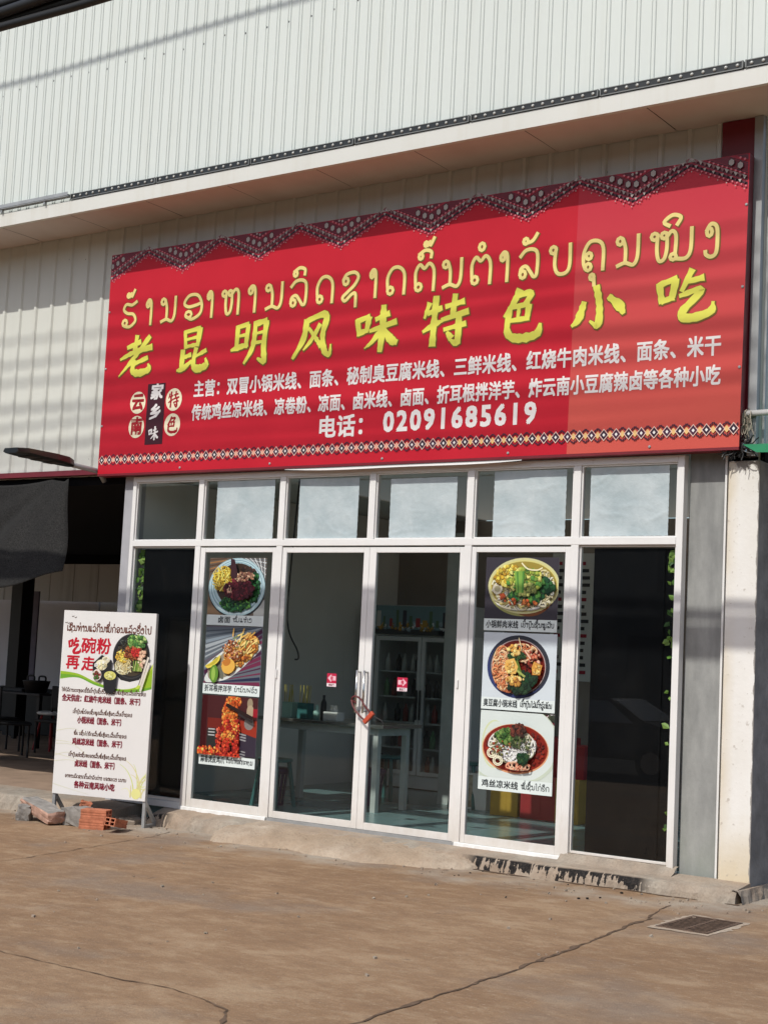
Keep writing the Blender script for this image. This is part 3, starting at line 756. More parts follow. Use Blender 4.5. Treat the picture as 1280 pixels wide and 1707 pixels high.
# eave: fascia and soffit panels
m = MB().box(-16, 9.5, -.620, -.575, 5.895, 6.035)
m.build('fascia', 'fascia', B)
x = -16.; rnd = R(5); seams = [-5.1, -3.9, -2.75, -1.7, -.65, .43, 1.5, 2.568, 3.648, 4.748, 5.85, 6.95, 8.2, 9.5]; a = -16
for s_ in seams:
    rows = []; n = max(2, int((s_-a)/.12))
    for i in range(n+1):
        xx = a+.004+(s_-a-.008)*i/n; sag = rnd.uniform(-.006, .002)
        rows.append([(xx, -.575, 5.912), (xx, -.25, 5.912+sag*.3), (xx, .045+rnd.uniform(-.012, .004), 5.908+sag)])
    MB().grid(rows).build('soffit_panel', 'soffit', B); a = s_
m = MB().box(-16, 9.5, -.575, .3, 5.93, 5.95).build('eave_lining', 'black', B)
# red post panel beside the cladding, corner trims
MB().box(6.252, 6.525, .015, .12, 3.32, 5.90).build('red_panel', 'dark_red', B)
MB().box(6.527, 6.598, .0, .10, 3.20, 5.90).build('corner_trim', 'zinc', B)
MB().box(6.605, 6.625, .10, .13, 3.20, 5.90).build('corner_trim', 'zinc', B)
MB().box(-16, -.36, -.045, .045, 3.268, 3.322).build('red_beam', 'red_trim', B)
# side pillars and corner column
MB().box(-.142, -.004, .0, .16, -.05, 3.25).build('steel_post', 'grey_post', B)
MB().box(6.035, 6.335, .075, .25, -.06, 3.40).build('cement_pillar', 'cement', B)
MB().box(6.346, 6.362, .03, .06, -.04, 3.22).build('corner_strip', 'white_p', B)
m = MB(); x0, x1, y0, y1, z0, z1 = 0, .252, 0, .45, -.1, 3.165
m.box(x0, x1, y0, y1, z0, z1); m.mi = [1, 1, 0, 1, 1, 0]
o = m.build('corner_column', ['column', 'rough_grey'], B, loc=(6.385, .0, 0), org=Vector((0, 0, 0)), bevel=.006)
MB().box(6.385, 6.637, .1, 5, 3.168, 3.25).build('beam', 'bay_dark', B)
# room shell
m = MB().box(-.14, -.02, .17, 4.8, -.05, 3.25); m.build('side_wall', 'room_wall', B)
m = MB().box(6.05, 6.10, .26, .9, -.05, 3.25); m.box(6.05, 6.10, .9005, 4.8, -.05, .8); m.build('side_wall', 'room_wall', B)  # unseen upper part left open to let more light into the room
MB().box(6.3, 6.60, .46, 5, -.15, .8).build('outer_wall', 'rough_grey', B)
MB().box(6.3, 6.60, .46, .95, .801, 3.16).build('outer_wall', 'rough_grey', B)  # outer wall kept open above in line with the added opening
MB().box(-.14, 6.10, 4.8, 4.9, -.05, 3.25).build('back_wall', 'room_back', B)
MB().box(-.14, 6.10, .08, 1.0, 3.26, 3.3).build('ceiling', 'room_wall', B)
MB().box(-.14, 1.2, 1.0005, 4.9, 3.26, 3.3).build('ceiling', 'room_wall', B)
MB().box(1.2005, 6.10, 1.0005, 4.9, 3.27, 3.275).build('light_fill_sheet', 'light_fill_sheet', B)  # unseen translucent ceiling, added to brighten the room
# bay on the left
MB().box(-15, -.15, .06, 9.2, 3.17, 3.32).build('bay_ceiling', 'bay_dark', B)
MB().box(-15, -9.75, 9.0, 9.1, -.05, 2.30).build('bay_wall', 'bay_wall', B)
MB().box(-9.73, -.15, 9.02, 9.1, -.05, 2.30).build('bay_wall', 'bay_clad', B)
mm = rib_sheet('bay_cladding', 'bay_clad', -15, -.15, 2.28, 2.99, 8.93, .65, [(.0, 0), (.006, -.012), (.018, -.012), (.024, 0)])
MB().box(-15, -.15, 8.9, 9.1, 2.995, 3.17).build('bay_beam', 'bay_dark', B)
MB().box(-.22, -.145, .17, 9., -.05, 3.17).build('bay_wall', 'bay_dark', B)

# --- glazed front: frame, windows, doors
FX = [.0, .935, 1.965, 3.01, 4.055, 5.085, 6.03]
F = MB()
F.box(.0, .048, -.03, .05, -.03, 3.225); F.box(5.975, 6.030, -.03, .05, -.03, 3.225)
F.box(.048, 5.975, -.03, .05, 3.17, 3.225)
F.build('window_frame', 'frame', B, bevel=.003)
MB().box(.048, 5.975, -.034, .05, 2.515, 2.572).build('transom_rail', 'frame', B, bevel=.003)
for i in range(1, 6):
    x = FX[i]; wd = .066
    MB().box(x-wd/2, x+wd/2, -.028, .05, 2.5725, 3.1695).build('mullion', 'frame', B, bevel=.003)
for x in (FX[1], FX[2]-.0, FX[4], FX[5]):
    MB().box(x-.035, x+.035, -.032, .05, -.03, 2.5145).build('mullion', 'frame', B, bevel=.003)
rnd = R(8)
for i in range(6):                                       # transom lights
    x0, x1 = FX[i]+.036, FX[i+1]-.036
    if i == 0: x0 = .05
    if i == 5: x1 = 5.973
    m = MB()
    m.box(x0, x0+.012, -.012, .03, 2.575, 3.168); m.box(x1-.012, x1, -.012, .03, 2.575, 3.168)
    m.box(x0+.0122, x1-.0122, -.012, .03, 2.575, 2.585); m.box(x0+.0122, x1-.0122, -.012, .03, 3.158, 3.168)
    wn = m.build('transom_window', 'frame', B)
    MB().box(x0+.013, x1-.013, .008, .014, 2.586, 3.157).build('glass', 'glass', wn)
    if i:
        fx = [(1.115, 1.842), (2.145, 2.835), (3.19, 3.895), (4.27, 4.967), (5.192, 5.888)][i-1]
        top = [3.155, 3.145, 3.120, 3.150, 3.155][i-1]; rows = []; n = 36
        ridges = [(rnd.random(), rnd.random(), rnd.uniform(0, PI), rnd.uniform(.15, .5), rnd.uniform(.0012, .0032)) for _ in range(7)]
        ec = [rnd.uniform(-.004, .004) for _ in range(8)]
        for a in range(n+1):
            row = []
            for b in range(n+1):
                u, v = a/n, b/n; dz = 0
                for (pu, pv, th, ln, am) in ridges:
                    du, dv = u-pu, v-pv; al = du*math.cos(th)+dv*math.sin(th); ac = -du*math.sin(th)+dv*math.cos(th)+.03*math.sin(al*12)
                    if abs(al) < ln: dz += 1.6*am*max(0, 1-abs(ac)/.03)*(1-abs(al)/ln)
                wob = ec[a % 8]*(b in (0, n)); wob2 = ec[b % 8]*(a in (0, n))
                row.append((fx[0]+(fx[1]-fx[0])*v+wob*.6, .0062-dz, 2.588+(top-2.588)*u+wob2*.6))
            rows.append(row)
        # set the film on the outer face of the pane so that its milky surface is seen
        MB().grid(rows).build('film', 'film', wn, smooth=True)
def sash(name, x0, x1, z0, z1, y0, y1, ws, wt, wb, lab=None, mat='frame'):
    m = MB(); m.box(x0, x0+ws[0], y0, y1, z0, z1); m.box(x1-ws[1], x1, y0, y1, z0, z1)
    m.box(x0+ws[0]+.0002, x1-ws[1]-.0002, y0, y1, z1-wt, z1); m.box(x0+ws[0]+.0002, x1-ws[1]-.0002, y0, y1, z0, z0+wb)
    o = m.build(name, mat, B, bevel=.003)
    if lab: o['label'] = lab
    MB().box(x0+ws[0]+.0005, x1-ws[1]-.0005, (y0+y1)/2-.003, (y0+y1)/2+.003, z0+wb+.0005, z1-wt-.0005).build('glass', 'glass', o)
    return o
W1 = sash('fixed_window', .050, .898, .03, 2.513, -.006, .03, (.012, .012), .014, .03, 'fixed pane mostly covered in black film beside the menu board')
W6 = sash('fixed_window', 5.122, 5.973, .03, 2.513, -.006, .03, (.012, .012), .014, .02, 'fixed pane mostly covered in black film beside the cement pillar')
W2 = sash('fixed_window', .974, 1.928, .002, 2.500, -.026, .01, (.06, .045), .045, .078)
W5 = sash('fixed_window', 4.093, 5.048, .002, 2.500, -.026, .01, (.045, .05), .045, .068)
D3 = sash('sliding_door', 2.003, 3.008, .0, 2.500, -.022, .014, (.05, .062), .048, .062)
D4 = sash('sliding_door', 3.0105, 4.016, .0, 2.500, -.022, .014, (.075, .045), .048, .062)
MB().box(.05, .94, -.031, .02, -.03, .028).build('sill', 'sill', B)
rnd = R(21)
for (a, b) in ((.905, 1.985), (4.045, 5.11)):            # whitewashed sill under the fixed lights
    rows = []
    for i in range(50):
        x = a+(b-a)*i/49
        rows.append([(x, -.050+rnd.uniform(-.004, .004), -.045-(rnd.random()**3)*.004), (x, -.046, -.004), (x, -.034, .0005), (x, -.02, .001)])
    MB().grid(rows).build('sill', 'sill', B)
MB().box(1.99, 4.04, -.040, .03, -.035, -.002).build('door_track', 'zinc', B)
def film(win, x0, x1, z0, z1):
    MB().box(x0, x1, .0155, .0165, z0, z1).build('black_film', 'black_film', win)
film(W1, .185, .884, .062, 2.49); film(W6, 5.245, 5.87, .052, 2.49)
MB().box(5.80, 5.955, .03, .034, .05, 2.49).build('black_film', 'black_film', W6)
# door handles: a vertical bar on two posts each
for d, x in ((D3, 2.975), (D4, 3.055)):
    m = MB(); m.tube([(x, -.075, 1.02), (x, -.075, 1.395)], .011, 10)
    for z in (1.035, 1.38): m.tube([(x, -.075, z), (x, -.021, z)], .009, 8)
    m.build('handle', 'steel', d, smooth=True)
MB().box(2.006, 2.02, -.036, -.0225, 1.28, 1.36).build('latch', 'frame', D3, bevel=.002)
MB().box(3.995, 4.012, -.034, -.0225, 1.29, 1.36).build('latch', 'frame', D4, bevel=.002)
# push/pull stickers
RED = RGB(190, 35, 70); WHT = RGB(235, 225, 228)
for d, x0, flip in ((D3, 2.590, -1), (D4, 3.368, 1)):
    P = Print(); P.rect(0, .108, 0, .12, RGB(200, 150, 165)); P.rect(0, .108, .032, .12, RED); P.rect(.002, .106, .002, .030, WHT)
    ar = [(.0, .02), (.05, .02), (.05, .036), (.092, .0), (.05, -.036), (.05, -.02), (.0, -.02)]
    P.poly([((.008+a if flip > 0 else .100-a), .077+b) for a, b in (ar if flip > 0 else ar[::-1])], RGB(240, 190, 200))
    put_text(P, '推', .040, .072, .060, .034, RED, .0012)
    put_text(P, '推拉门', .022, .088, .006, .02, RGB(120, 40, 60), .0008)
    P.build('sticker', 'print', d, loc=(x0, -.0085, 1.232), org=Vector((0, 0, 0)))

# ------------------------------------------------------------------ the big red sign
SO = (-.43, -.125, 3.255); SX, SZ = 6.945, 2.31
S = thing('shop_sign', 'wide red shop sign with yellow Lao and Chinese lettering above the glass front', 'sign', SO)
def skew(z): return z/SZ*.0                               # rectangular board
m = MB(); w_, h_ = SX, SZ; tr = .028                      # right edge splays a little towards the top
m.v += [(0,0,0),(w_,0,0),(w_+tr,0,h_),(0,0,h_),(0,.115,0),(w_-.01,.115,0),(w_+tr-.01,.115,h_),(0,.115,h_)]
for f, k in (((0,1,2,3),0),((5,4,7,6),1),((4,5,1,0),1),((3,2,6,7),1),((1,5,6,2),1),((4,0,3,7),1)): m.f.append(f); m.mi.append(k); m.c.append(None)
m.build('panel', ['banner', 'dark_red'], S, org=Vector((0, 0, 0)))
m = MB(); m.box(-.002, w_-.002, .0, .125, -.022, -.0005); m.build('bottom_rail', 'dark_red', S, org=Vector((0, 0, 0)))
P0 = Vector((0, 0, 0))
def sx(x): return x-SO[0]
def sz(z): return z-SO[2]
YEL = (.74, .72, .10, 1); LYEL = (.81, .67, .24, 1); OLV = (.16, .10, .012, 1); WHI = (.80, .76, .74, 1)
# zigzag pattern along the top edge
P = Print(); rnd = R(4)
pat_dark = RGB(88, 30, 45); pat_ash = RGB(175, 165, 160); pat_blk = RGB(50, 25, 35); pat_pink = RGB(215, 120, 130)
top, valley, per, x0 = SZ-.004, sz(5.275), .993, sx(-.402)
def zig(x, lo, hi):
    t = ((x-x0)/per) % 1; k = abs(2*t-1); return lo+(hi-lo)*(1-k)     # valley at t=0
P.rect(.004, SX+.02, SZ-.05, SZ-.002, RGB(150, 24, 46))
n = 140
amp = .225
def band(off0, off1, c):
    i0 = None
    P.up(); i0 = len(P.v)
    for i in range(n*7+1):
        x = .004+(SX+.012)*i/(n*7)
        for off in (off0, off1): P.v.append((x, -P.d, min(top, zig(x, valley, valley+amp)+off)))
    for i in range(n*7): P.f.append((i0+2*i, i0+2*i+2, i0+2*i+3, i0+2*i+1)); P.mi.append(0); P.c.append(c)
band(.0, .30, RGB(158, 26, 48)); band(.028, .050, pat_blk); band(.064, .104, RGB(92, 32, 46)); band(.120, .128, pat_blk); band(.132, .196, RGB(112, 26, 44)); band(.2, .207, pat_blk); band(.232, .27, RGB(96, 30, 44))
x = .02
k = 0
while x < SX+.005:
    b = zig(x, valley, valley+amp)
    sl = .45 if (((x-x0)/per) % 1) < .5 else -.45
    if k % 2 == 0 and b+.165 < top-.03:                   # hexagons
        P.poly([(x+.029*math.cos(PI/6+2*PI*q/6), b+.164+.033*math.sin(PI/6+2*PI*q/6)) for q in range(6)], pat_blk); P.poly([(x+.024*math.cos(PI/6+2*PI*q/6), b+.164+.028*math.sin(PI/6+2*PI*q/6)) for q in range(6)], pat_ash)
    for off, r_, c in ((.225, .010, pat_pink), (.110, .009, pat_pink), (.292, .010, pat_pink), (.258, .012, pat_ash)):
        if b+off < top-.012: P.ell(x, b+off, r_, r_, c, 6)
    for dx in (0,):                                      # row of triangles
        P.poly([(x-.019, b+.098-sl*.019), (x+.019, b+.098+sl*.019), (x, b+.066)], pat_ash if k % 2 else RGB(140, 95, 95))
        P.poly([(x-.014, b+.052), (x+.014, b+.052), (x, b+.026)], pat_ash if k % 2 == 0 else pat_dark)
    P.ell(x+.012, b+.010, .008, .008, pat_pink, 5)
    if k % 2: P.ell(x, b-.012, .006, .006, pat_ash, 5)
    x += .037; k += 1
P.build('zigzag_border', 'print', S, org=P0, loc=(0, -.0015, 0))
# diamond border along the bottom edge
P = Print(1e-5); cz = sz(3.398); pd = .1105; hh = .055
def dia(cx, r, rz, c): P.poly([(cx-r, cz), (cx, cz-rz), (cx+r, cz), (cx, cz+rz)], c)
k = 0; x = .05
while x < SX-.02:
    pk = RGB(235, 175, 150) if x < 4.2 else RGB(232, 190, 125)
    for sg in (-1, 1):
        for dx in (-.030, .030):
            for q in (0, 1):
                xx = x+dx*(1 if q == 0 else 1.55); zz = cz+sg*(.036 if q == 0 else .048)
                if xx > SX-.012 or xx < .012: continue
                P.poly([(xx-.011, zz-sg*dx*.2), (xx, zz-.011), (xx+.011, zz+sg*dx*.2), (xx, zz+.011)], RGB(70, 28, 48))
    dia(x+pd/2, .027, .030, pk) if x+pd/2 < SX-.03 else None
    dia(x, .044, .050, RGB(240, 205, 190)); dia(x, .036, .042, RGB(52, 24, 44) if k % 2 == 0 else RGB(72, 34, 58)); dia(x, .013, .015, RGB(250, 235, 230))
    x += pd; k += 1
P.build('diamond_border', 'print', S, org=P0, loc=(0, -.0015, 0))
# Lao name
units = lao_units('ຮ້ານອາຫານລົດຊາດຕົ້ນຕຳລັບຄຸນໝິງ')
ext = [(-.232,-.004),(.109,.213),(.313,.543),(.604,.906),(.941,1.039),(1.132,1.388),(1.473,1.596),(1.689,1.924),(1.992,2.221),(2.3,2.533),(2.61,2.822),(2.926,3.024),(3.103,3.344),(3.407,3.661),(3.714,3.942),(3.999,4.243),(4.304,4.413),(4.494,4.707),(4.785,5.018),(5.095,5.321),(5.408,5.635),(5.711,6.106),(6.180,6.316)]
P = Print()
for wd, c, dx, dz in ((.044, OLV, .006, -.006), (.032, LYEL, 0, 0)):
    for u, (a, b) in zip(units, ext):
        put_unit(P, u, sx(a)+.012+dx, sx(b)-.012+dx, sz(4.778)+dz, .250, wd, c, 5)
    P.d += .0008
P.build('lao_lettering', 'print', S, org=P0, loc=(0, -.002, 0))
# brush-written Chinese name
big = [('老',-.22,.253,4.24,4.69),('昆',.582,1.006,4.235,4.70),('明',1.293,1.77,4.25,4.70),('风',2.057,2.533,4.25,4.70),('味',2.787,3.287,4.24,4.705),('特',3.538,4.023,4.245,4.73),('色',4.34,4.745,4.23,4.705),('小',5.024,5.523,4.29,4.66),('吃',5.779,6.284,4.265,4.705)]
for q, (ch, a, b, z0, z1) in enumerate(big):
    P = Print()
    for extra, c, dx, dz in ((.016, OLV, .005, -.006), (0, YEL, 0, 0)):
        put_brush(P, ch, sx(a)+.012+dx, sx(b)-.012+dx, sz(z0)+.02+dz, sz(z1)-.02+dz, c, extra, R(17+q), 1.10)
        P.d += .0006
    P.build('brush_character', 'print', S, org=P0, loc=(0, -.0025, 0))
P = Print()
def sgt(txt, a, b, z0, z1, c, bold):
    put_text(P, txt, sx(a), sx(b), sz(z0), z1-z0, c, bold)
sgt('主营：双冒小锅米线、面条、秘制臭豆腐米线、三鲜米线、红烧牛肉米线、面条、米干', .84, 6.355, 3.985, 4.145, WHI, .0042)
sgt('传统鸡丝凉米线、凉卷粉、凉面、卤米线、卤面、折耳根拌洋芋、炸云南小豆腐辣卤等各种小吃', .835, 6.355, 3.752, 3.907, WHI, .0042)
sgt('电话：', 2.42, 3.08, 3.508, 3.705, WHI, .0058)
sgt('02091685619', 3.15, 4.745, 3.513, 3.745, WHI, .008)
P.build('menu_lettering', 'print', S, org=P0, loc=(0, -.002, 0))
P = Print(); CRE = RGB(240, 228, 196); BRD = RGB(160, 20, 30)
P.rect(sx(.215), sx(.458), sz(3.534), sz(4.155), RGB(62, 14, 28))
P.build('badge_plate', 'print', S, org=P0, loc=(0, -.002, 0))
P = Print()
for ch, x, z in (('家', .345, 3.99), ('乡', .338, 3.785), ('味', .332, 3.575)):
    if ch in BR: put_brush(P, ch, sx(x)-.068, sx(x)+.068, sz(z), sz(z)+.14, WHI, 0, R(2), 1.1)
    else: put_glyph(P, ch, sx(x)-.09, sz(z)+.018, .175, .165, WHI, .0055, .08, .003, R(6))
P.build('badge_lettering', 'print', S, org=P0, loc=(0, -.0045, 0))
for ch, x, z in (('云', .085, 3.973), ('南', .085, 3.724), ('特', .582, 3.976), ('色', .58, 3.722)):
    P = Print(); P.ell(sx(x), sz(z), .108, .114, CRE, 36)
    d = P.build('badge_disc', 'print', S, org=P0, loc=(0, -.002, 0))
    P = Print()
    if ch in BR: put_brush(P, ch, sx(x)-.072, sx(x)+.072, sz(z)-.08, sz(z)+.08, BRD, 0, R(3), 1.05)
    else: put_glyph(P, ch, sx(x)-.085, sz(z)-.06, .17, .185, BRD, .007, .05, .003, R(9))
    P.build('lettering', 'print', d, org=P0, loc=(0, -.0015, 0))
m = MB()
for px, pz in [(a, b) for a in (.02,) for b in (.5, 1.1, 1.7)]+[(SX-.012, .62), (SX-.004, 1.25), (SX+.01, 1.9), (1.15, .03), (2.3, .03), (3.6, .03), (4.9, .03), (6.2, .03), (.9, SZ-.03), (2.6, SZ-.03), (4.4, SZ-.03)]:
    m.lathe([(.012, 0), (.012, .004), (.007, .008)], 0, 0, 10)
    k = len(m.v)-30
    for i in range(30):
        v = m.v[k+i]; m.v[k+i] = (px+v[0], -v[2]-.0005, pz+v[1])
m.build('screws', 'zinc', S, org=P0)['kind'] = 'stuff'
# loose strip of white banner hem sagging under the sign
rows = []
for i in range(30):
    x = 2.05+2.55*i/29; t = i/29; sg = .022*math.sin(PI*t)+.006*math.sin(9*t)
    rows.append([(x, -.118, 3.238-sg-.016), (x, -.112, 3.238-sg*.4)])
MB().grid(rows).build('banner_hem', 'white_p', S)

# ------------------------------------------------------------------ LED bars on the eave ledge
def led_bar():
    t = thing('led_light_bar', 'x', 'light bar', (0, -.615, 6.046), group='light bars along the eave')
    L = 1.196
    m = MB(); m.box(.0, L, -.012, .035, .0, .052); m.build('housing', 'led_black', t, org=P0)
    m = MB(); m.box(.0, L, -.016, -.0125, -.006, .003); m.box(0, L, -.016, -.0125, .049, .056); m.build('trim', 'led_trim', t, org=P0)
    for x in (.0, L-.012): MB().box(x, x+.012, -.020, -.0165, -.004, .056).build('end_cap', 'led_trim', t, org=P0)
    lm = None
    for k in range(13):
        m = MB(); m.lathe([(.0145, 0), (.0135, .006), (.006, .011)], 0, 0, 10)
        m.v = [(v[0], -v[2]-.012, v[1]) for v in m.v]
        if lm is None:
            lm = m.build('lens', 'lens', t, org=P0, smooth=True); lm.location = (.05+.0915*k, 0, .026)
        else:
            c = lm.copy(); link(c, t); c.location = (.05+.0915*k, 0, .026)
    return t
def copy_thing(root, loc, label=None):
    r = root.copy(); col.objects.link(r); r.location = loc
    if label: r['label'] = label
    for ch in root.children:
        c = ch.copy(); col.objects.link(c); c.parent = r
        for g in ch.children:
            d = g.copy(); col.objects.link(d); d.parent = c
    return r
lb = led_bar(); xs = [-.566+1.2096*k for k in range(7)]
names = ['black light bar on the eave ledge next to the pale back-turned bar at the left', 'black light bar second from the pale bar, above the left end of the sign', 'black light bar on the ledge above the third character of the brush lettering',
         'black light bar on the ledge above the middle of the red sign', 'black light bar on the ledge right of the sign centre', 'black light bar on the ledge above the faded right end of the red sign', 'last black light bar at the right edge, above the dark red corner panel']
for k, x in enumerate(xs):
    if k == 0: lb.location = (x, -.615, 6.046); lb['label'] = names[0]
    else: copy_thing(lb, (x, -.615, 6.046), names[k])
t = thing('led_light_bar', 'pale grey light bar turned on its back at the left end of the eave ledge', 'light bar', (-3.0, -.63, 6.05), group='light bars along the eave')
for a, b in ((-3.6, -.58),):
    MB().box(a, b, -.66, -.60, 6.075, 6.10).build('housing', 'zinc', t)
    MB().box(a, b, -.664, -.6605, 6.085, 6.12).build('housing_lip', 'zinc', t)
for x in (-.95, -1.62, -2.3, -3.0): MB().box(x, x+.02, -.65, -.62, 6.04, 6.0745).build('bracket', 'zinc', t)

# ------------------------------------------------------------------ street lamp left of the sign
L = thing('wall_lamp', 'flat black street lamp on a short grey arm left of the sign', 'lamp', (-.47, -.02, 3.30))
MB().tube([(-.47, .02, 3.20), (-.47, -.04, 3.265), (-.47, -.09, 3.295), (-.47, -.52, 3.318)], .027, 12).build('arm', 'zinc', L, smooth=True)
m = MB(); prof = [(-.46, .05, .04), (-.55, .09, .055), (-.75, .135, .05), (-1.12, .14, .036), (-1.25, .11, .02)]
rows = []
for y, hw, ht in prof:
    zc = 3.318+(-.46-y)*.045
    rows.append([(-.47-hw, y, zc-.012), (-.47-hw*.8, y, zc+ht), (-.47+hw*.8, y, zc+ht), (-.47+hw, y, zc-.012), (-.47+hw*.7, y, zc-.03), (-.47-hw*.7, y, zc-.03), (-.47-hw, y, zc-.012)])
m.grid(rows); m.face(rows[0][:6]); m.face(rows[-1][:6][::-1]); m.build('lamp_head', 'led_black', L)
for k in range(3):
    y = -.70-.16*k; zc = 3.318+(-.46-y)*.045
    MB().box(-.56, -.38, y-.06, y+.06, zc-.0345, zc-.0305).build('led_panel', 'far_dark', L)

# ------------------------------------------------------------------ shade net
rows = []; rnd = R(2); n = 70; q = 44
for a in range(n+1):
    u = a/n; x = -5.2+(4.27)*u                            # towards the right-hand corner
    row = []
    zt = 3.235-.05*math.sin(PI*((u*3.2) % 1))**.7 if u < .999 else 3.235
    zb = 2.0+.02*math.sin(u*40)+.22*max(0, (u-.8)/.2)**1.4
    for b in range(q+1):
        v = b/q; z = zt+(zb-zt)*v
        dg = (1-u)*3.2/(v+.12)                            # folds fan out from the tied corner
        fold = .05*math.sin(u*22+v*3.0)*v+.26*(abs(math.sin(dg*2.1+.4))**.7)*v*max(0, 1-dg/3.6)+.05*math.sin(dg*9)*v*max(0, 1-dg/1.5)
        xx = x+ (.36*v*max(0, (u-.85)/.15)**1.3) - .02*math.sin(v*7)*v
        row.append((xx, -.055-.10*v-.09*v-fold, z))
    rows.append(row)
o = MB().grid(rows).build('shade_net', 'net', smooth=True)
sm = o.modifiers.new('thickness', 'SOLIDIFY'); sm.thickness = .003
tag(o, 'black shade net hanging crooked from the red beam over the left bay', 'net')

# ------------------------------------------------------------------ menu board on the pavement
BX = thing('menu_board', 'white standing menu board with a noodle bowl picture and dark red lines of dishes', 'menu board', (-.121, -.733, -.19), (0, 0, math.radians(13.33)), local=True)
BW, BH, BZ = 1.035, 1.768, .25
m = MB(); m.box(-.0, BW, .0, .012, BZ, BZ+BH); m.build('board', [plain('board_vinyl', (.74, .73, .71, 1), .4, 0, .4, .03, 2)], BX, org=P0)
m = MB()
for x in (0, BW-.03): m.box(x, x+.03, .0125, .0425, 0, BZ+BH-.002)
for z in (BZ+.0, BZ+BH-.035, BZ+.9): m.box(.0302, BW-.0302, .0125, .0425, z, z+.03)
m.build('frame', 'zinc', BX, org=P0)
for x in (.004, BW-.03):
    m = MB(); m.box(x, x+.026, .0430, .72, .0, .028); m.obox((x+.013, .14, .13), (.012, 0, 0), (0, .095, -.10), (0, .012, .011)); m.build('foot', 'zinc', BX, org=P0)
P = Print(1e-5)
MAR = RGB(125, 25, 45); BRN = RGB(95, 48, 42); GRN1 = RGB(150, 185, 45); GRN2 = RGB(110, 165, 50); GRN3 = RGB(195, 215, 80)
# everything below in board coordinates: x across, z up from the lower edge
def X(u): return u*BW
def Z(v): return BZ+BH*(1-v)                              # v measured from the top
# green waves
def wave(a, b, c):
    up_ = spline(a, 8); dn = spline(b, 8); P.up(); i0 = len(P.v)
    for p, q_ in zip(up_, dn): P.v += [(X(p[0]), -P.d, Z(p[1])), (X(q_[0]), -P.d, Z(q_[1]))]
    for i in range(len(up_)-1): P.f.append((i0+2*i, i0+2*i+1, i0+2*i+3, i0+2*i+2)); P.mi.append(0); P.c.append(c)
wave([(.002,.334),(.2,.345),(.4,.385),(.65,.415),(.85,.395),(.998,.33)], [(.002,.378),(.2,.365),(.4,.40),(.65,.425),(.85,.425),(.998,.40)], GRN1)
wave([(.002,.350),(.2,.356),(.4,.392),(.65,.418),(.85,.408),(.998,.36)], [(.002,.375),(.2,.366),(.4,.403),(.65,.428),(.85,.425),(.998,.405)], GRN2)
wave([(.83,.40),(.89,.36),(.95,.31),(.998,.27)], [(.83,.41),(.89,.405),(.95,.395),(.998,.385)], GRN3)
wave([(.86,.405),(.91,.375),(.95,.33),(.998,.29)], [(.86,.41),(.91,.405),(.95,.40),(.998,.392)], GRN1)
rnd = R(31)
# leaf plumes at the lower right and faint blades lower left
for k in range(16):
    a = rnd.uniform(.5, 2.2); Ln = rnd.uniform(.12, .30); bx, bz = .90+rnd.uniform(-.06, .06), .985
    pts = [(X(bx+Ln*t*math.cos(a)*(.3+t*.9)*1.0), Z(bz-Ln*t*1.0+.10*t*t)) for t in (0, .35, .7, 1)]
    P.ribbon(spline(pts, 4), [.012*(1-i/13)+.002 for i in range(13)], rnd.choice([RGB(222, 226, 165), RGB(205, 214, 130), RGB(214, 205, 150), RGB(232, 232, 190)]))
for k in range(7):
    v = .66+.05*k*rnd.uniform(.6, 1.1); pts = [(X(.0+.002), Z(v)), (X(.2), Z(v+rnd.uniform(-.02, .03))), (X(.4), Z(v+rnd.uniform(.0, .09)))]
    P.ribbon(spline(pts, 5), [.006*(1-i/11)+.001 for i in range(11)], RGB(218, 218, 196))
P.ell(X(.90), Z(.965), .05, .05, RGB(228, 226, 150), 16)
# birds
for (u, v) in ((.10, .035), (.13, .04), (.03, .07), (.055, .073)):
    P.ribbon([(X(u-.012), Z(v-.004)), (X(u), Z(v)), (X(u+.012), Z(v-.006))], .008, RGB(120, 110, 105))
# bowl of noodles
cx, cz = X(.76), Z(.235); BK = RGB(38, 38, 40)
P.poly([(cx-.205, cz-.02), (cx-.17, cz-.17), (cx-.10, cz-.23), (cx, cz-.245), (cx+.10, cz-.22), (cx+.17, cz-.14), (cx+.205, cz-.0)], BK)
P.ell(cx, cz, .205, .215, RGB(62, 62, 62), 40); P.ell(cx, cz, .196, .205, BK, 40); P.ell(cx+.008, cz-.008, .175, .182, RGB(70, 60, 45), 36)
P.noodles(rnd, cx-.07, cz-.10, .10, .075, 70, .007, [RGB(230, 214, 165), RGB(214, 196, 140), RGB(240, 230, 190)])
P.chunks(rnd, cx-.09, cz+.00, .075, .06, 60, .016, [RGB(238, 196, 80), RGB(225, 178, 70), RGB(245, 215, 120)])
P.chunks(rnd, cx-.06, cz+.10, .09, .06, 60, .016, [RGB(60, 66, 60), RGB(40, 44, 42), RGB(86, 90, 84)], .4)
P.chunks(rnd, cx+.06, cz+.14, .10, .07, 120, .022, [RGB(120, 165, 80), RGB(80, 130, 60), RGB(170, 196, 120), RGB(60, 105, 50)])
P.chunks(rnd, cx+.03, cz+.03, .10, .07, 120, .016, [RGB(150, 80, 45), RGB(120, 58, 36), RGB(176, 110, 66)])
P.chunks(rnd, cx+.06, cz+.04, .05, .04, 30, .018, [RGB(205, 60, 50), RGB(180, 40, 40)])
for k in range(9):
    a = rnd.uniform(-.25, .25); P.ribbon([(cx+.04+k*.011, cz-.14), (cx+.05+k*.012+a*.05, cz-.04)], .008, rnd.choice([RGB(150, 175, 80), RGB(110, 150, 60), RGB(190, 205, 120)]))
P.chunks(rnd, cx+.13, cz-.02, .04, .08, 30, .02, [RGB(235, 205, 180), RGB(225, 180, 150)])
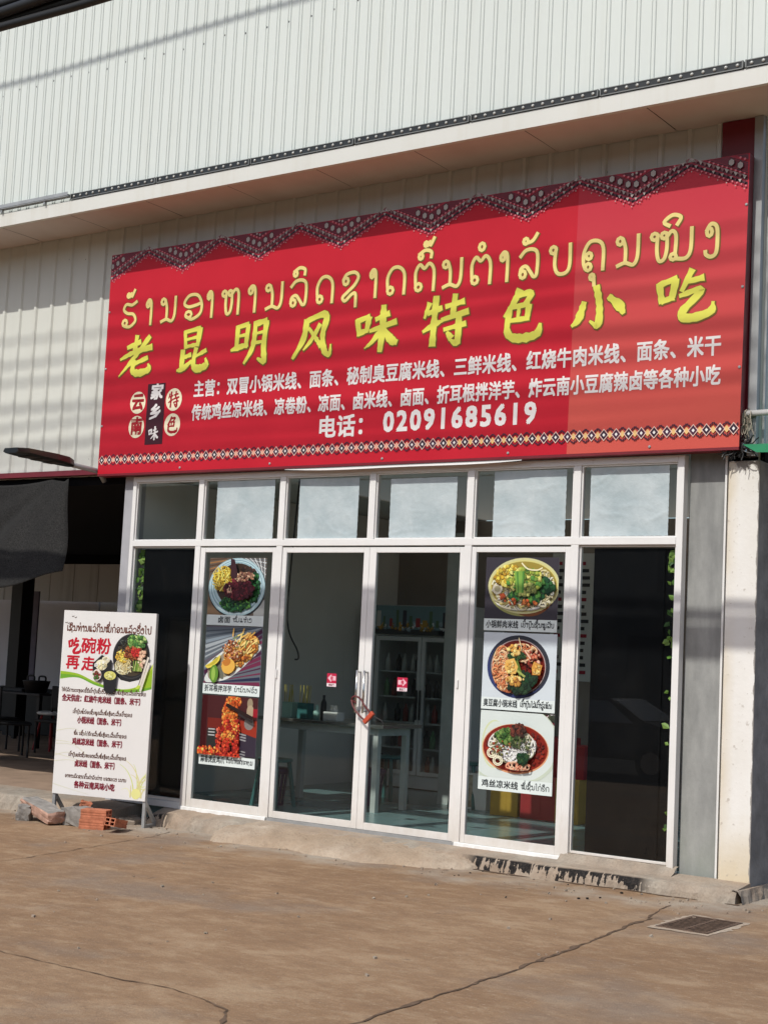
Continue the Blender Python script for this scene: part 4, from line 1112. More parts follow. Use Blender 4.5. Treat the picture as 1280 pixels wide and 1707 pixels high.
# side tray and little cups
P.poly([(X(.36), Z(.285)), (X(.455), Z(.235)), (X(.57), Z(.265)), (X(.56), Z(.32)), (X(.44), Z(.385)), (X(.37), Z(.345))], BK)
for (u, v, r_, cc) in ((.50, .262, .045, [RGB(236, 228, 205), RGB(220, 210, 176)]), (.455, .29, .065, [RGB(240, 232, 200), RGB(226, 214, 170), RGB(214, 205, 150)]), (.40, .292, .022, [RGB(240, 238, 230)])):
    P.ell(X(u), Z(v), r_, r_*.8, cc[0], 18); P.chunks(rnd, X(u), Z(v), r_*.8, r_*.6, 18, r_*.35, [jit(rnd, c_) for c_ in cc])
P.ell(X(.415), Z(.345), .05, .055, RGB(225, 215, 205), 18); P.chunks(rnd, X(.415), Z(.345), .036, .04, 30, .014, [RGB(150, 60, 50), RGB(110, 45, 40), RGB(70, 110, 50)])
P.poly([(X(.48), Z(.345)), (X(.50), Z(.425)), (X(.535), Z(.44)), (X(.60), Z(.44)), (X(.625), Z(.41)), (X(.635), Z(.34))], BK)
P.ell(X(.557), Z(.34), .083, .05, BK, 24); P.ell(X(.557), Z(.345), .066, .042, RGB(214, 210, 120), 24); P.chunks(rnd, X(.557), Z(.345), .05, .03, 30, .012, [RGB(236, 232, 160), RGB(200, 196, 100)])
for a in (0, .03): P.ribbon([(X(.88+a*.3), Z(.39+a)), (X(.955+a*.4), Z(.235+a))], .022, RGB(222, 214, 200))
P.ribbon([(X(.87), Z(.385)), (X(.945), Z(.23))], .007, RGB(90, 80, 70))
P.v = [(min(BW-.004, max(.004, v[0])), v[1], max(BZ+.004, v[2])) for v in P.v]
P.build('artwork', 'print', BX, org=P0, loc=(0, -.0005, 0))
P = Print()
put_lao(P, 'ເຊີນທ່ານແວ່ກິນໝີ່ກ່ອນແລ້ວຈຶ່ງໄປ', X(.045), X(.955), Z(.112), .052, .0105, RGB(105, 62, 50), 3)
def small(v, lao, a, b, zh, c_, d_, v2):
    put_lao(P, lao, X(a), X(b), Z(v), .026, .0052, RGB(92, 62, 52), 2)
    put_text(P, zh, X(c_), X(d_), Z(v2), .062, MAR, .0032)
def row(vl, la, lb_, lao, vz, za, zb, zh):
    put_lao(P, lao, X(la), X(lb_), Z(vl), .027, .0055, RGB(92, 62, 52), 2)
    put_text(P, zh, X(za), X(zb), Z(vz), .064, MAR, .0034)
row(.4445, .03, .94, 'ໃຫ້ບໍລິການຕະຫຼອດມື້ມີເຂົ້າປຸ້ນຊີ້ນງົວຕຸ໋ນ(ເສັ້ນໝີ່ເຫຼືອງ,ເສັ້ນເຂົ້າຊອຍ)', .496, .04, .92, '全天供应：红烧牛肉米线（面条、米干）')
row(.560, .17, .81, 'ເຂົ້າປຸ້ນໝໍ້ນ້ອຍຊີ້ນໝູ(ເສັ້ນໝີ່ເຫຼືອງ,ເສັ້ນເຂົ້າຊອຍ)', .612, .225, .73, '小锅米线（面条、米干）')
row(.676, .195, .765, 'ໝີ່ເຢັນຊີ້ນໄກ່ຈີກ(ເສັ້ນໝີ່ເຫຼືອງ,ເສັ້ນເຂົ້າຊອຍ)', .729, .185, .755, '鸡丝凉米线（面条、米干）')
row(.793, .155, .775, 'ເຂົ້າປຸ້ນແຫ້ງຊີ້ນຫຍອງ(ເສັ້ນໝີ່ເຫຼືອງ,ເສັ້ນເຂົ້າຊອຍ)', .846, .225, .69, '卤米线（面条、米干）')
row(.908, .13, .79, 'ອາຫານລົດຊາດຕົ້ນຕຳລັບຕ່າງໆຂອງແຂວງຢຸນນານ', .960, .235, .675, '各种云南风味小吃')
P.build('lettering', 'print', BX, org=P0, loc=(0, -.001, 0))
REDB = RGB(190, 25, 45); rnd = R(12)
for ch, u0, u1, v0, v1 in (('吃', .07, .205, .15, .235), ('碗', .215, .375, .15, .235), ('粉', .385, .535, .15, .235), ('再', .06, .205, .25, .325), ('走', .235, .375, .255, .33)):
    P = Print()
    if ch in BR: put_brush(P, ch, X(u0), X(u1), Z(v1), Z(v0), REDB, .004, rnd, 1.1)
    else: put_glyph(P, ch, X(u0)-.008, Z(v1)+.022, (u1-u0)*BW*1.05, (v1-v0)*BH*1.08, REDB, .0040, .05, .0025, rnd)
    P.build('brush_character', 'print', BX, org=P0, loc=(0, -.001, 0))

# ------------------------------------------------------------------ food posters on the glass
INK = RGB(52, 58, 60); CAPW = RGB(222, 232, 230)
def poster(x0, x1, z0, z1, capz, zh, lao, label, paint, zhw, zx=.03):
    t = thing('food_poster', label, 'poster', (x0, -.0135, z0), group='food posters on the windows')
    W_, H_ = x1-x0, z1-z0; c = capz-z0
    MB().box(0, W_, 0, .0015, 0, H_).build('sheet', 'white_p', t, org=P0)
    P = Print(); paint(P, W_, c, H_); P.build('picture', 'print', t, org=P0, loc=(0, -.0004, 0))
    P = Print(); P.rect(0, W_, 0, c, CAPW)
    P.d += .0002
    put_text(P, zh, zx*W_, zhw*W_, .024, .062, INK, .0018)
    put_lao(P, lao, (zhw+.04)*W_, (.96 if zx < .1 else .80)*W_, .034, .036, .0068, INK, 3)
    P.build('caption', 'print', t, org=P0, loc=(0, -.001, 0))
    return t
G1, G2, G3 = RGB(40, 92, 50), RGB(28, 66, 40), RGB(86, 140, 60)
def pic_clip(P, W_, c, H_):                                # trim artwork that runs past the sheet
    P.v = [(min(W_, max(0, v[0])), v[1], min(H_, max(c, v[2]))) for v in P.v]
def paint1(P, W_, c, H_):
    rnd = R(41)
    P.rect(0, W_, c, H_, RGB(96, 84, 72))
    P.poly([(0, c), (.35*W_, c), (.2*W_, c+.18), (0, c+.2)], RGB(120, 96, 72)); P.rect(.82*W_, W_, c, c+.15, RGB(165, 168, 165))
    for k in range(12): P.ribbon([(.5*W_+k*.03, H_), (W_, H_-.02-k*.028)], .012, RGB(200, 205, 205) if k % 2 else RGB(96, 100, 104))
    for k in range(5): P.ribbon([(0, H_-.02-k*.03), (.3*W_, H_-.005-k*.02)], .014, RGB(150, 108, 66) if k % 2 else RGB(84, 60, 44))
    cx, cz = .5*W_, c+(H_-c)*.49
    P.ell(cx+.005, cz-.012, .365, .285, RGB(40, 42, 46), 44); rb = [RGB(160, 190, 196), RGB(186, 208, 214), RGB(130, 165, 176), RGB(190, 214, 218), RGB(140, 176, 186), RGB(178, 204, 210)]
    for k, cc in enumerate(rb): P.ell(cx, cz+.003*k, .355-.014*k, .280-.012*k, cc, 44)
    P.ell(cx+.01, cz+.02, .27, .21, RGB(60, 46, 36), 36)
    P.chunks(rnd, cx+.12, cz+.14, .11, .05, 60, .02, [RGB(80, 56, 46), RGB(50, 38, 34)])
    P.chunks(rnd, cx+.22, cz-.0, .07, .14, 150, .022, [G1, G2, RGB(50, 110, 60)])
    P.chunks(rnd, cx+.0, cz-.16, .19, .065, 220, .022, [G1, G2, G3, RGB(32, 84, 48)])
    P.noodles(rnd, cx-.16, cz+.08, .125, .12, 190, .009, [RGB(226, 196, 70), RGB(205, 170, 52), RGB(236, 214, 110), RGB(180, 140, 40)], .3, .6)
    P.chunks(rnd, cx+.06, cz-.02, .18, .095, 200, .026, [RGB(92, 26, 36), RGB(70, 20, 30), RGB(110, 34, 44), RGB(84, 24, 40)])
    P.chunks(rnd, cx+.12, cz+.1, .13, .045, 90, .016, [RGB(206, 170, 140), RGB(176, 130, 100), RGB(120, 80, 66)])
    P.chunks(rnd, cx-.05, cz-.03, .05, .04, 14, .014, [RGB(220, 140, 130), RGB(210, 170, 140)])
    P.poly([(cx-.05, H_-.01), (cx+.0, H_-.02), (cx+.045, cz+.13), (cx+.03, cz+.08), (cx-.04, cz+.09)], RGB(58, 30, 36))
    pic_clip(P, W_, c, H_)
def paint2(P, W_, c, H_):
    rnd = R(42); P.rect(0, W_, c, H_, RGB(96, 104, 112))
    for k in range(34):
        o_ = -.7+.05*k; cc = rnd.choice([RGB(128, 140, 150), RGB(66, 74, 84), RGB(160, 168, 172), RGB(96, 90, 100), RGB(120, 160, 176)])
        if k < 17: cc = rnd.choice([RGB(70, 30, 60), RGB(36, 42, 70), RGB(110, 40, 70), RGB(52, 60, 66)])
        P.ribbon([(0, c+o_), (W_, c+o_+.42)], rnd.uniform(.012, .05), cc)
    def tr(u, v): return (u*W_, c+(H_-c)*v)
    out_ = [tr(*p) for p in spline([(.02,.10),(.05,.02),(.2,.03),(.42,.09),(.62,.24),(.8,.42),(.98,.62),(.97,.70),(.9,.80),(.7,.88),(.3,.55),(.04,.32),(.08,.22)], 5, True)]
    P.poly(out_, RGB(214, 220, 216))
    P.poly([tr(*p) for p in spline([(.09,.10),(.2,.07),(.42,.14),(.62,.30),(.8,.48),(.93,.66),(.86,.76),(.68,.82),(.3,.5),(.09,.3)], 5, True)], RGB(150, 140, 120))
    P.poly([tr(*p) for p in spline([(.12,.28),(.3,.10),(.36,.12),(.3,.36),(.2,.46)], 5, True)], RGB(110, 110, 96))
    for u, v, n_ in ((.46, .36, 60), (.6, .48, 90), (.72, .6, 110), (.8, .72, 90), (.52, .56, 90)):
        P.chunks(rnd, u*W_, c+(H_-c)*v, .10, .085, n_, .027, [RGB(228, 168, 84), RGB(210, 140, 60), RGB(190, 112, 46), RGB(236, 196, 120), RGB(150, 76, 34)])
    for k in range(26):
        a = rnd.uniform(.3, 1.5); p = tr(rnd.uniform(.48, .88), rnd.uniform(.45, .84)); P.ribbon([p, (p[0]+.08*math.cos(a), p[1]+.08*math.sin(a))], .014, rnd.choice([RGB(240, 210, 130), RGB(226, 178, 90), RGB(120, 130, 70)]))
    P.chunks(rnd, .5*W_, c+(H_-c)*.60, .12, .09, 90, .014, [RGB(236, 206, 170), RGB(120, 60, 34), RGB(200, 130, 90)])
    P.ell(*tr(.46, .31), .085, .07, RGB(226, 176, 80), 20, .3); P.ell(*tr(.43, .38), .05, .035, RGB(190, 120, 50), 16, .3)
    P.poly([tr(*p) for p in spline([(.05,.30),(.14,.36),(.26,.46),(.30,.50),(.29,.40),(.2,.31),(.1,.26)], 5, True)], RGB(226, 206, 84))
    P.poly([tr(*p) for p in spline([(.07,.30),(.15,.35),(.27,.46),(.26,.40),(.18,.32)], 5, True)], RGB(190, 176, 60))
    P.ell(*tr(.21, .17), .055, .085, RGB(96, 140, 50), 24); P.ell(*tr(.20, .17), .025, .065, RGB(150, 186, 84), 18)
    pic_clip(P, W_, c, H_)
def paint3(P, W_, c, H_):
    rnd = R(43); P.rect(0, W_, c, H_, RGB(70, 30, 32)); h = H_-c
    P.rect(0, .1*W_, c, H_, RGB(60, 8, 14)); P.rect(.12*W_, W_, c+.45*h, c+.62*h, RGB(110, 34, 26)); P.rect(.12*W_, W_, c, c+.42*h, RGB(44, 44, 42))
    P.rect(.66*W_, W_, c+.02*h, c+.38*h, RGB(52, 44, 58)); P.poly([(.7*W_, c+.42*h), (W_, c+.34*h), (W_, c+.62*h), (.7*W_, c+.6*h)], RGB(150, 48, 30))
    P.ell(.86*W_, c+.9*h, .035, .05, RGB(150, 135, 110), 18); P.ell(.87*W_, c+.77*h, .045, .06, RGB(176, 156, 128), 18); P.ell(.86*W_, c+.57*h, .06, .06, RGB(128, 122, 118), 20)
    P.rect(.92*W_, W_, c+.68*h, c+.82*h, RGB(150, 26, 40))
    for k in range(3):
        P.ribbon([(.14*W_, c+(.33+.05*k)*h), (.26*W_, c+(.33+.05*k)*h)], .012, RGB(176, 176, 176)); P.ribbon([(.7*W_, c+(.3+.045*k)*h), (.82*W_, c+(.28+.045*k)*h)], .014, RGB(150, 150, 152)); P.ribbon([(.7*W_, c+(.02+.045*k)*h), (.82*W_, c+(.0+.045*k)*h)], .012, RGB(140, 140, 142))
    O = [RGB(226, 116, 48), RGB(236, 146, 66), RGB(205, 84, 36), RGB(244, 170, 84)]; D = [RGB(186, 46, 32), RGB(150, 30, 28), RGB(214, 76, 46)]
    for a, b, w0, w1, cc in (((.52,.86),(.50,.40),.20,.22,O[0]), ((.45,.55),(.32,.10),.10,.06,D[0]), ((.50,.50),(.48,.04),.13,.09,D[2]), ((.62,.62),(.68,.06),.12,.08,D[0])):
        P.ribbon([(a[0]*W_, c+a[1]*h), ((a[0]+b[0])/2*W_, c+(a[1]+b[1])/2*h), (b[0]*W_, c+b[1]*h)], [w0*W_*.9, (w0+w1)/2*W_*1.1, w1*W_], cc)
    P.chunks(rnd, .57*W_, c+.93*h, .09, .045, 60, .018, O)
    P.chunks(rnd, .52*W_, c+.66*h, .095, .15, 230, .02, O+[RGB(196, 90, 40)])
    P.chunks(rnd, .50*W_, c+.38*h, .07, .13, 150, .018, O+D); P.chunks(rnd, .66*W_, c+.42*h, .045, .12, 80, .016, O+D)
    P.chunks(rnd, .36*W_, c+.25*h, .035, .13, 70, .016, D+[RGB(220, 110, 90)]); P.chunks(rnd, .5*W_, c+.14*h, .05, .08, 70, .018, D); P.chunks(rnd, .67*W_, c+.16*h, .035, .1, 60, .018, D)
    P.chunks(rnd, .2*W_, c+.06*h, .16, .045, 110, .02, O+D); P.chunks(rnd, .58*W_, c+.02*h, .14, .03, 60, .018, D)
    P.ribbon([(.48*W_, c+.86*h), (.7*W_, c+.77*h), (.96*W_, c+.66*h)], .034, RGB(40, 24, 22)); P.ribbon([(.7*W_, c+.72*h), (.96*W_, c+.60*h)], .022, RGB(46, 40, 40))
    pic_clip(P, W_, c, H_)
def paint4(P, W_, c, H_):
    rnd = R(44); P.rect(0, W_, c, H_, RGB(56, 52, 60)); h = H_-c; cx, cz = .53*W_, c+.54*h
    P.ell(cx-.01, cz-.03, .325, .225, RGB(150, 150, 90), 44); P.ell(cx+.06, cz-.045, .24, .21, RGB(120, 70, 36), 36)
    P.ell(cx, cz, .345, .235, RGB(206, 204, 150), 48); P.ell(cx, cz, .325, .218, RGB(214, 206, 130), 48); P.ell(cx, cz-.003, .315, .208, RGB(160, 140, 60), 44)
    cream = [RGB(230, 224, 190), RGB(214, 204, 160), RGB(240, 236, 212), RGB(204, 190, 120)]
    P.noodles(rnd, cx-.02, cz-.1, .27, .1, 120, .013, cream, .7, .9); P.noodles(rnd, cx-.22, cz-.02, .08, .1, 50, .013, cream, 1.2, .9); P.noodles(rnd, cx+.2, cz-.02, .1, .15, 70, .012, cream, .8)
    P.ell(cx-.24, cz-.03, .05, .045, RGB(220, 214, 190), 20); P.ell(cx-.24, cz-.03, .03, .026, RGB(170, 164, 130), 16)
    P.chunks(rnd, cx+.16, cz-.01, .13, .08, 90, .034, [G1, G2, RGB(50, 104, 54)]); P.chunks(rnd, cx+.03, cz-.08, .14, .06, 70, .03, [G1, G2, G3])
    P.chunks(rnd, cx-.12, cz+.08, .14, .085, 150, .024, [RGB(226, 200, 76), RGB(206, 168, 52), RGB(236, 216, 110), RGB(180, 140, 44)])
    P.chunks(rnd, cx+.03, cz+.05, .17, .1, 190, .026, [RGB(196, 196, 84), RGB(160, 176, 70), RGB(214, 210, 120), G3, RGB(110, 140, 56)])
    P.chunks(rnd, cx+.04, cz-.03, .1, .05, 60, .02, [RGB(176, 180, 100), RGB(128, 140, 76)])
    P.chunks(rnd, cx-.0, cz-.14, .2, .03, 24, .018, [RGB(186, 84, 40), RGB(206, 120, 60)]); P.chunks(rnd, cx-.18, cz-.1, .03, .03, 8, .02, [RGB(160, 70, 36)])
    P.ribbon(spline([(cx+.0, H_-.05), (cx+.06, cz+.14), (cx+.15, cz+.13), (cx+.2, cz+.15)], 5), .012, RGB(236, 230, 190))
    for k in range(5): P.ribbon([(cx-.06+k*.02, cz+.12), (cx-.03+k*.012, cz-.06)], .018, rnd.choice([G3, RGB(130, 176, 76)]))
    pic_clip(P, W_, c, H_)
def paint5(P, W_, c, H_):
    rnd = R(45); P.rect(0, W_, c, H_, RGB(206, 216, 222)); h = H_-c; cx, cz = .49*W_, c+.485*h
    P.ell(cx, cz, .30, .262, RGB(40, 46, 66), 48); P.ell(cx-.012, cz-.012, .286, .244, RGB(52, 62, 110), 44); P.ell(cx+.01, cz+.012, .285, .246, RGB(52, 54, 62), 44)
    P.ell(cx, cz, .262, .228, RGB(190, 170, 166), 44); P.ell(cx, cz-.002, .255, .222, RGB(112, 30, 20), 44)
    P.chunks(rnd, cx, cz, .23, .2, 170, .02, [RGB(140, 40, 26), RGB(90, 24, 18), RGB(160, 56, 34)])
    N = [RGB(230, 166, 116), RGB(214, 138, 90), RGB(240, 192, 150), RGB(196, 110, 70)]
    P.noodles(rnd, cx-.15, cz-.0, .09, .17, 130, .0095, N, 1.0, .9); P.noodles(rnd, cx-.06, cz-.15, .13, .06, 60, .0095, N, 1.2, .9); P.noodles(rnd, cx+.05, cz+.12, .15, .07, 50, .009, N, .8)
    P.chunks(rnd, cx+.14, cz+.08, .08, .07, 50, .018, [RGB(206, 120, 90), RGB(230, 180, 150), RGB(150, 60, 44)])
    P.chunks(rnd, cx+.11, cz-.09, .08, .05, 60, .03, [RGB(30, 52, 36), G2]); P.chunks(rnd, cx+.03, cz-.17, .11, .035, 60, .028, [RGB(30, 52, 36), RGB(40, 64, 40)])
    P.chunks(rnd, cx+.0, cz+.09, .08, .03, 40, .022, [RGB(48, 76, 40), RGB(96, 120, 60), G2])
    P.ribbon([(cx+.0, cz+.05), (cx+.05, cz-.07)], .034, RGB(96, 116, 48)); P.ribbon([(cx+.01, cz-.03), (cx+.09, cz-.08)], .018, RGB(160, 170, 90))
    TF = [RGB(226, 180, 96), RGB(206, 150, 70), RGB(238, 204, 130)]
    P.poly([(cx-.10, cz+.05), (cx-.02, cz+.07), (cx+.02, cz-.0), (cx+.0, cz-.06), (cx-.08, cz-.06), (cx-.11, cz-.01)], TF[0]); P.chunks(rnd, cx-.05, cz+.0, .045, .045, 24, .016, TF)
    P.poly([(cx+.17, cz+.05), (cx+.25, cz+.02), (cx+.23, cz-.06), (cx+.16, cz-.06), (cx+.15, cz-.0)], TF[1]); P.chunks(rnd, cx+.2, cz-.01, .035, .04, 18, .016, TF)
    P.chunks(rnd, cx-.02, cz+.14, .06, .04, 30, .02, TF); P.chunks(rnd, cx-.0, cz-.11, .08, .04, 40, .02, TF+[RGB(180, 100, 54)])
    P.ribbon([(cx+.02, cz+.24), (cx+.05, cz+.15)], .007, RGB(240, 220, 170)); P.ribbon([(cx+.08, cz+.14), (cx+.14, cz+.07)], .014, RGB(236, 190, 160))
    pic_clip(P, W_, c, H_)
def paint6(P, W_, c, H_):
    rnd = R(46); P.rect(0, W_, c, H_, RGB(206, 216, 208)); h = H_-c; cx, cz = .49*W_, c+.46*h
    P.rect(.55*W_, W_, c+.75*h, H_, RGB(206, 200, 200)); P.chunks(rnd, .86*W_, c+.93*h, .1, .06, 40, .03, [RGB(110, 20, 46), RGB(60, 66, 50), RGB(44, 50, 40)])
    P.ell(.6*W_, H_-.015, .035, .03, RGB(150, 30, 66), 14); P.ell(.78*W_, H_-.04, .05, .035, RGB(110, 16, 44), 14)
    P.ell(.43*W_, c+.52*h, .46, .35, RGB(196, 208, 190), 50); P.ell(.42*W_, c+.54*h, .45, .335, RGB(212, 222, 218), 50)
    P.ell(.2*W_, c+.5*h, .12, .2, RGB(208, 216, 176), 30); P.ell(.22*W_, c+.5*h, .12, .19, RGB(212, 222, 212), 30)
    P.ell(cx, cz-.005, .318, .205, RGB(214, 150, 110), 44); P.ell(cx, cz, .308, .196, RGB(130, 34, 22), 44)
    P.chunks(rnd, cx, cz, .28, .17, 220, .018, [RGB(150, 44, 28), RGB(110, 26, 20), RGB(96, 40, 34)])
    Wn = [RGB(236, 232, 204), RGB(216, 212, 176), RGB(244, 244, 228), RGB(226, 216, 190)]
    P.noodles(rnd, cx-.02, cz+.02, .22, .14, 210, .011, Wn, .9, .9); P.noodles(rnd, cx+.0, cz-.02, .12, .09, 90, .012, [RGB(240, 244, 232), RGB(222, 230, 214)], .7)
    for (a, b) in ((-.2, -.05), (-.14, -.11)):
        for r_ in (.045, .03): P.ribbon([(cx+a+r_*math.cos(2*PI*k/14), cz+b+r_*.85*math.sin(2*PI*k/14)) for k in range(14)], .010, Wn[0], closed=True)
    P.noodles(rnd, cx+.05, cz-.14, .13, .03, 26, .010, [RGB(230, 150, 120), RGB(220, 180, 150)], .5)
    P.chunks(rnd, cx-.05, cz+.10, .11, .06, 130, .022, [RGB(76, 116, 50), RGB(50, 86, 40), RGB(110, 140, 70)]); P.chunks(rnd, cx+.05, cz+.15, .07, .06, 70, .02, [RGB(80, 44, 36), RGB(60, 40, 34), RGB(110, 56, 44)])
    P.chunks(rnd, cx+.10, cz-.07, .055, .04, 50, .022, [G2, RGB(44, 72, 40)]); P.chunks(rnd, cx+.08, cz+.05, .1, .05, 50, .015, [RGB(96, 104, 66), RGB(60, 76, 46)])
    P.chunks(rnd, cx-.1, cz-.0, .1, .06, 40, .012, [RGB(110, 110, 60), RGB(150, 60, 40)])
    pic_clip(P, W_, c, H_)
poster(1.093, 1.807, 1.752, 2.402, 1.850, '卤面', 'ໝີ່ແຫ້ງ', 'poster of a blue rimmed bowl with dark meat, top of the left column', paint1, .43, .20)
poster(1.096, 1.808, 1.092, 1.745, 1.190, '折耳根拌洋芋', 'ຍຳມັນຝຣັ່ງ', 'poster of fried potatoes and lime in a long white dish', paint2, .52)
poster(1.100, 1.800, .418, 1.080, .515, '蒜香虎皮鸡爪', 'ຕີນໄກ່ທອດກະທຽມ', 'poster of orange chicken feet held by chopsticks on dark red', paint3, .46)
poster(4.236, 4.938, 1.792, 2.412, 1.892, '小锅鲜肉米线', 'ເຂົ້າປຸ້ນຊີ້ນໝູສັບ', 'poster of noodles with greens in a pale bowl on dark ground', paint4, .48)
poster(4.242, 4.946, 1.132, 1.777, 1.232, '臭豆腐小锅米线', 'ເຂົ້າປຸ້ນໃສ່ເຕົ້າຮູ້ເໝັນ', 'poster of red soup noodles with tofu in a dark blue bowl', paint5, .50)
poster(4.244, 4.950, .462, 1.120, .570, '鸡丝凉米线', 'ໝີ່ຊີ້ນໄກ່ຈີກ', 'poster of white cold noodles in red sauce on a white plate', paint6, .55, .05)

# ------------------------------------------------------------------ cable lock on the door handles
t = thing('cable_lock', 'red and black loop lock hanging on the two steel door handles', 'lock', (3.03, -.08, 1.0))
pts = spline([(2.985,-.08,1.10),(2.95,-.10,1.14),(3.0,-.115,1.165),(3.05,-.10,1.14),(3.09,-.10,1.09),(3.15,-.09,1.03)], 6)
MB().tube(pts, .009, 8).build('shackle', 'lock_dark', t, smooth=True)
MB().tube(spline([(2.945,-.10,1.13),(2.985,-.11,1.06),(3.06,-.11,.99),(3.11,-.10,.955)], 6), .009, 8).build('shackle', 'lock_dark', t, smooth=True)
m = MB(); m.obox((3.14, -.095, .985), (.046, 0, .046), (0, .016, 0), (-.014, 0, .015)); m.build('lock_body', 'lock_red', t, bevel=.006)
m = MB(); m.tube([(3.19, -.095, 1.0), (3.27, -.09, .97), (3.30, -.085, .93)], .006, 6); m.build('key', 'cable', t)

# ------------------------------------------------------------------ ivy inside the end windows
def ivy(name, x0, x1, label, seed, y0=.035, y1=.10):
    rnd = R(seed); m = MB(); gs = [RGB(104, 134, 56), RGB(76, 112, 42), RGB(132, 158, 78), RGB(52, 84, 34)]
    for k in range(230 if y1 > .05 else 70):
        x, z, y = rnd.uniform(x0, x1), rnd.uniform(.15, 2.47), rnd.uniform(y0, y1); r = rnd.uniform(.028, .055)*(1 if y1 > .05 else .75)
        if z < 1.0 and rnd.random() < .35: continue
        if y1 < .05 and z < 1.7 and rnd.random() < .8: continue
        u = Vector((rnd.uniform(-1, 1), rnd.uniform(-.4, .4), rnd.uniform(-1, 1))).normalized(); v = u.cross(Vector((rnd.uniform(-.3, .3), -1, rnd.uniform(-.2, .5)))).normalized()
        c = Vector((x, y, z)); col_ = jit(rnd, rnd.choice(gs)); n = u.cross(v)*.25
        p = [c-u*r, c-u*r*.2+v*r*.75+n*r, c+u*r*.35+v*r*.5+n*r*.5, c+u*r*1.1, c+u*r*.35-v*r*.5+n*r*.5, c-u*r*.2-v*r*.75+n*r]
        m.face([p[0], p[1], p[2], p[3]], 0, col_); m.face([p[0], p[3], p[4], p[5]], 0, col_)
    return tag(m.build(name, 'leaf'), label, 'plant', 'ivy strips inside the end windows')
ivy('hanging_ivy', .072, .155, 'green ivy strip hanging inside the narrow pane at the left end of the glass front', 51)
ivy('hanging_ivy', 5.90, 5.955, 'green ivy strip hanging inside the pane next to the cement pillar', 52, .0185, .0285)

# ------------------------------------------------------------------ inside the shop
t = thing('serving_table', 'steel topped table with pale legs behind the left sliding door', 'table', (1.5, 1.6, -.012))
MB().box(.75, 2.35, 1.25, 1.95, .815, .85).build('tabletop', 'steel', t, bevel=.004)
MB().box(.85, 2.25, 1.32, 1.88, .74, .8145).build('apron', 'pale_wood', t)
for x in (.85, 2.19):
    for y in (1.32, 1.82): MB().box(x, x+.06, y, y+.06, -.012, .7395).build('leg', 'pale_wood', t)
for q, (x, mt, lab) in enumerate(((1.05, 'mint', 'mint chopstick holder nearest the posters on the serving table'), (1.25, 'teal', 'teal chopstick holder beside the bottle on the serving table'))):
    m = MB(); m.box(x-.065, x+.065, 1.35, 1.47, .8505, 1.01); tag(m.build('chopstick_holder', mt, bevel=.006), lab, 'holder', 'chopstick holders')
    src = None; rnd = R(60+q)
    for k in range(9):
        m = MB(); a, b = rnd.uniform(-.03, .03), rnd.uniform(-.02, .02); xx = x-.045+.011*k; y = 1.37+.02*(k % 4)
        if src is None:
            src = tag(MB().tube([(0, 0, 0), (0, 0, .24)], .0038, 6).build('chopstick', 'bamboo', loc=(xx, y, .95)), 'yellow bamboo chopstick standing in a holder on the serving table', 'chopstick', 'chopsticks')
            o = src
        else:
            o = src.copy(); col.objects.link(o); o.location = (xx, y, .95)
        o.rotation_euler = (b*4, a*4, 0)
MB_ = MB().lathe([(.033, .8505), (.035, .93), (.018, .955), (.022, .975), (.012, 1.0)], 1.42, 1.38, 14); tag(MB_.build('squeeze_bottle', 'mint', smooth=True), 'mint squeeze bottle with rounded cap on the serving table', 'bottle')
MB_ = MB().lathe([(.03, .8505), (.03, 1.02), (.012, 1.06), (.014, 1.10)], 1.40, 1.52, 12); tag(MB_.build('sauce_bottle', 'far_dark', smooth=True), 'dark sauce bottle behind the mint squeeze bottle', 'bottle')
t = thing('tissue_box', 'white tissue box with a tissue pulled up on the serving table', 'tissue box', (1.62, 1.4, .8505))
MB().box(1.54, 1.72, 1.33, 1.46, .8505, .94).build('box', 'white_p', t, bevel=.008)
m = MB().grid([[(1.58+.025*a, 1.39+.012*math.sin(a*2+b), .9405+.022*b+.006*math.sin(a*3+b*2)) for a in range(5)] for b in range(4)]); m.build('tissue', 'white_p', t)
def stool(x, y, mt, label):
    t = thing('stool', label, 'stool', (x, y, -.012), group='plastic stools in the shop')
    MB().lathe([(.17, .43), (.18, .445), (.17, .46)], x, y, 20).build('seat', mt, t, smooth=True)
    for a, b in ((-1, -1), (1, -1), (1, 1), (-1, 1)):
        MB().tube([(x+a*.10, y+b*.10, .43), (x+a*.15, y+b*.15, -.012)], .022, 8).build('leg', mt, t)
stool(1.30, .9, 'teal', 'teal plastic stool in front of the serving table behind the chicken feet poster')
stool(2.45, 2.75, 'teal', 'teal plastic stool beside the waste basket before the drinks fridge')
stool(1.5, 2.6, 'teal', 'teal plastic stool before the drinks fridge')
def bin_(x, y, label):
    t = thing('waste_bin', label, 'bin', (x, y, -.012), group='purple bins in the shop')
    m = MB()
    for k in range(18):                                    # slatted basket wall
        a0, a1 = 2*PI*k/18, 2*PI*(k+.62)/18
        m.face([(x+.12*math.cos(a0), y+.12*math.sin(a0), .0), (x+.12*math.cos(a1), y+.12*math.sin(a1), .0), (x+.16*math.cos(a1), y+.16*math.sin(a1), .33), (x+.16*math.cos(a0), y+.16*math.sin(a0), .33)])
    m.lathe([(.12, -.012), (.12, .01)], x, y, 18); m.build('basket', 'purple', t)
    MB().lathe([(.158, .30), (.172, .335), (.166, .36)], x, y, 22).build('rim', 'purple', t, smooth=True)
bin_(1.2, 1.0, 'purple waste basket under the serving table behind the left door')
bin_(1.72, 1.95, 'purple waste basket on the tiles behind the right door')
t = thing('drinks_fridge', 'grey two door glass drinks fridge with an illustrated header against the back', 'fridge', (1.0, 4.1, -.012))
m = MB(); x0, x1 = .28, 1.70
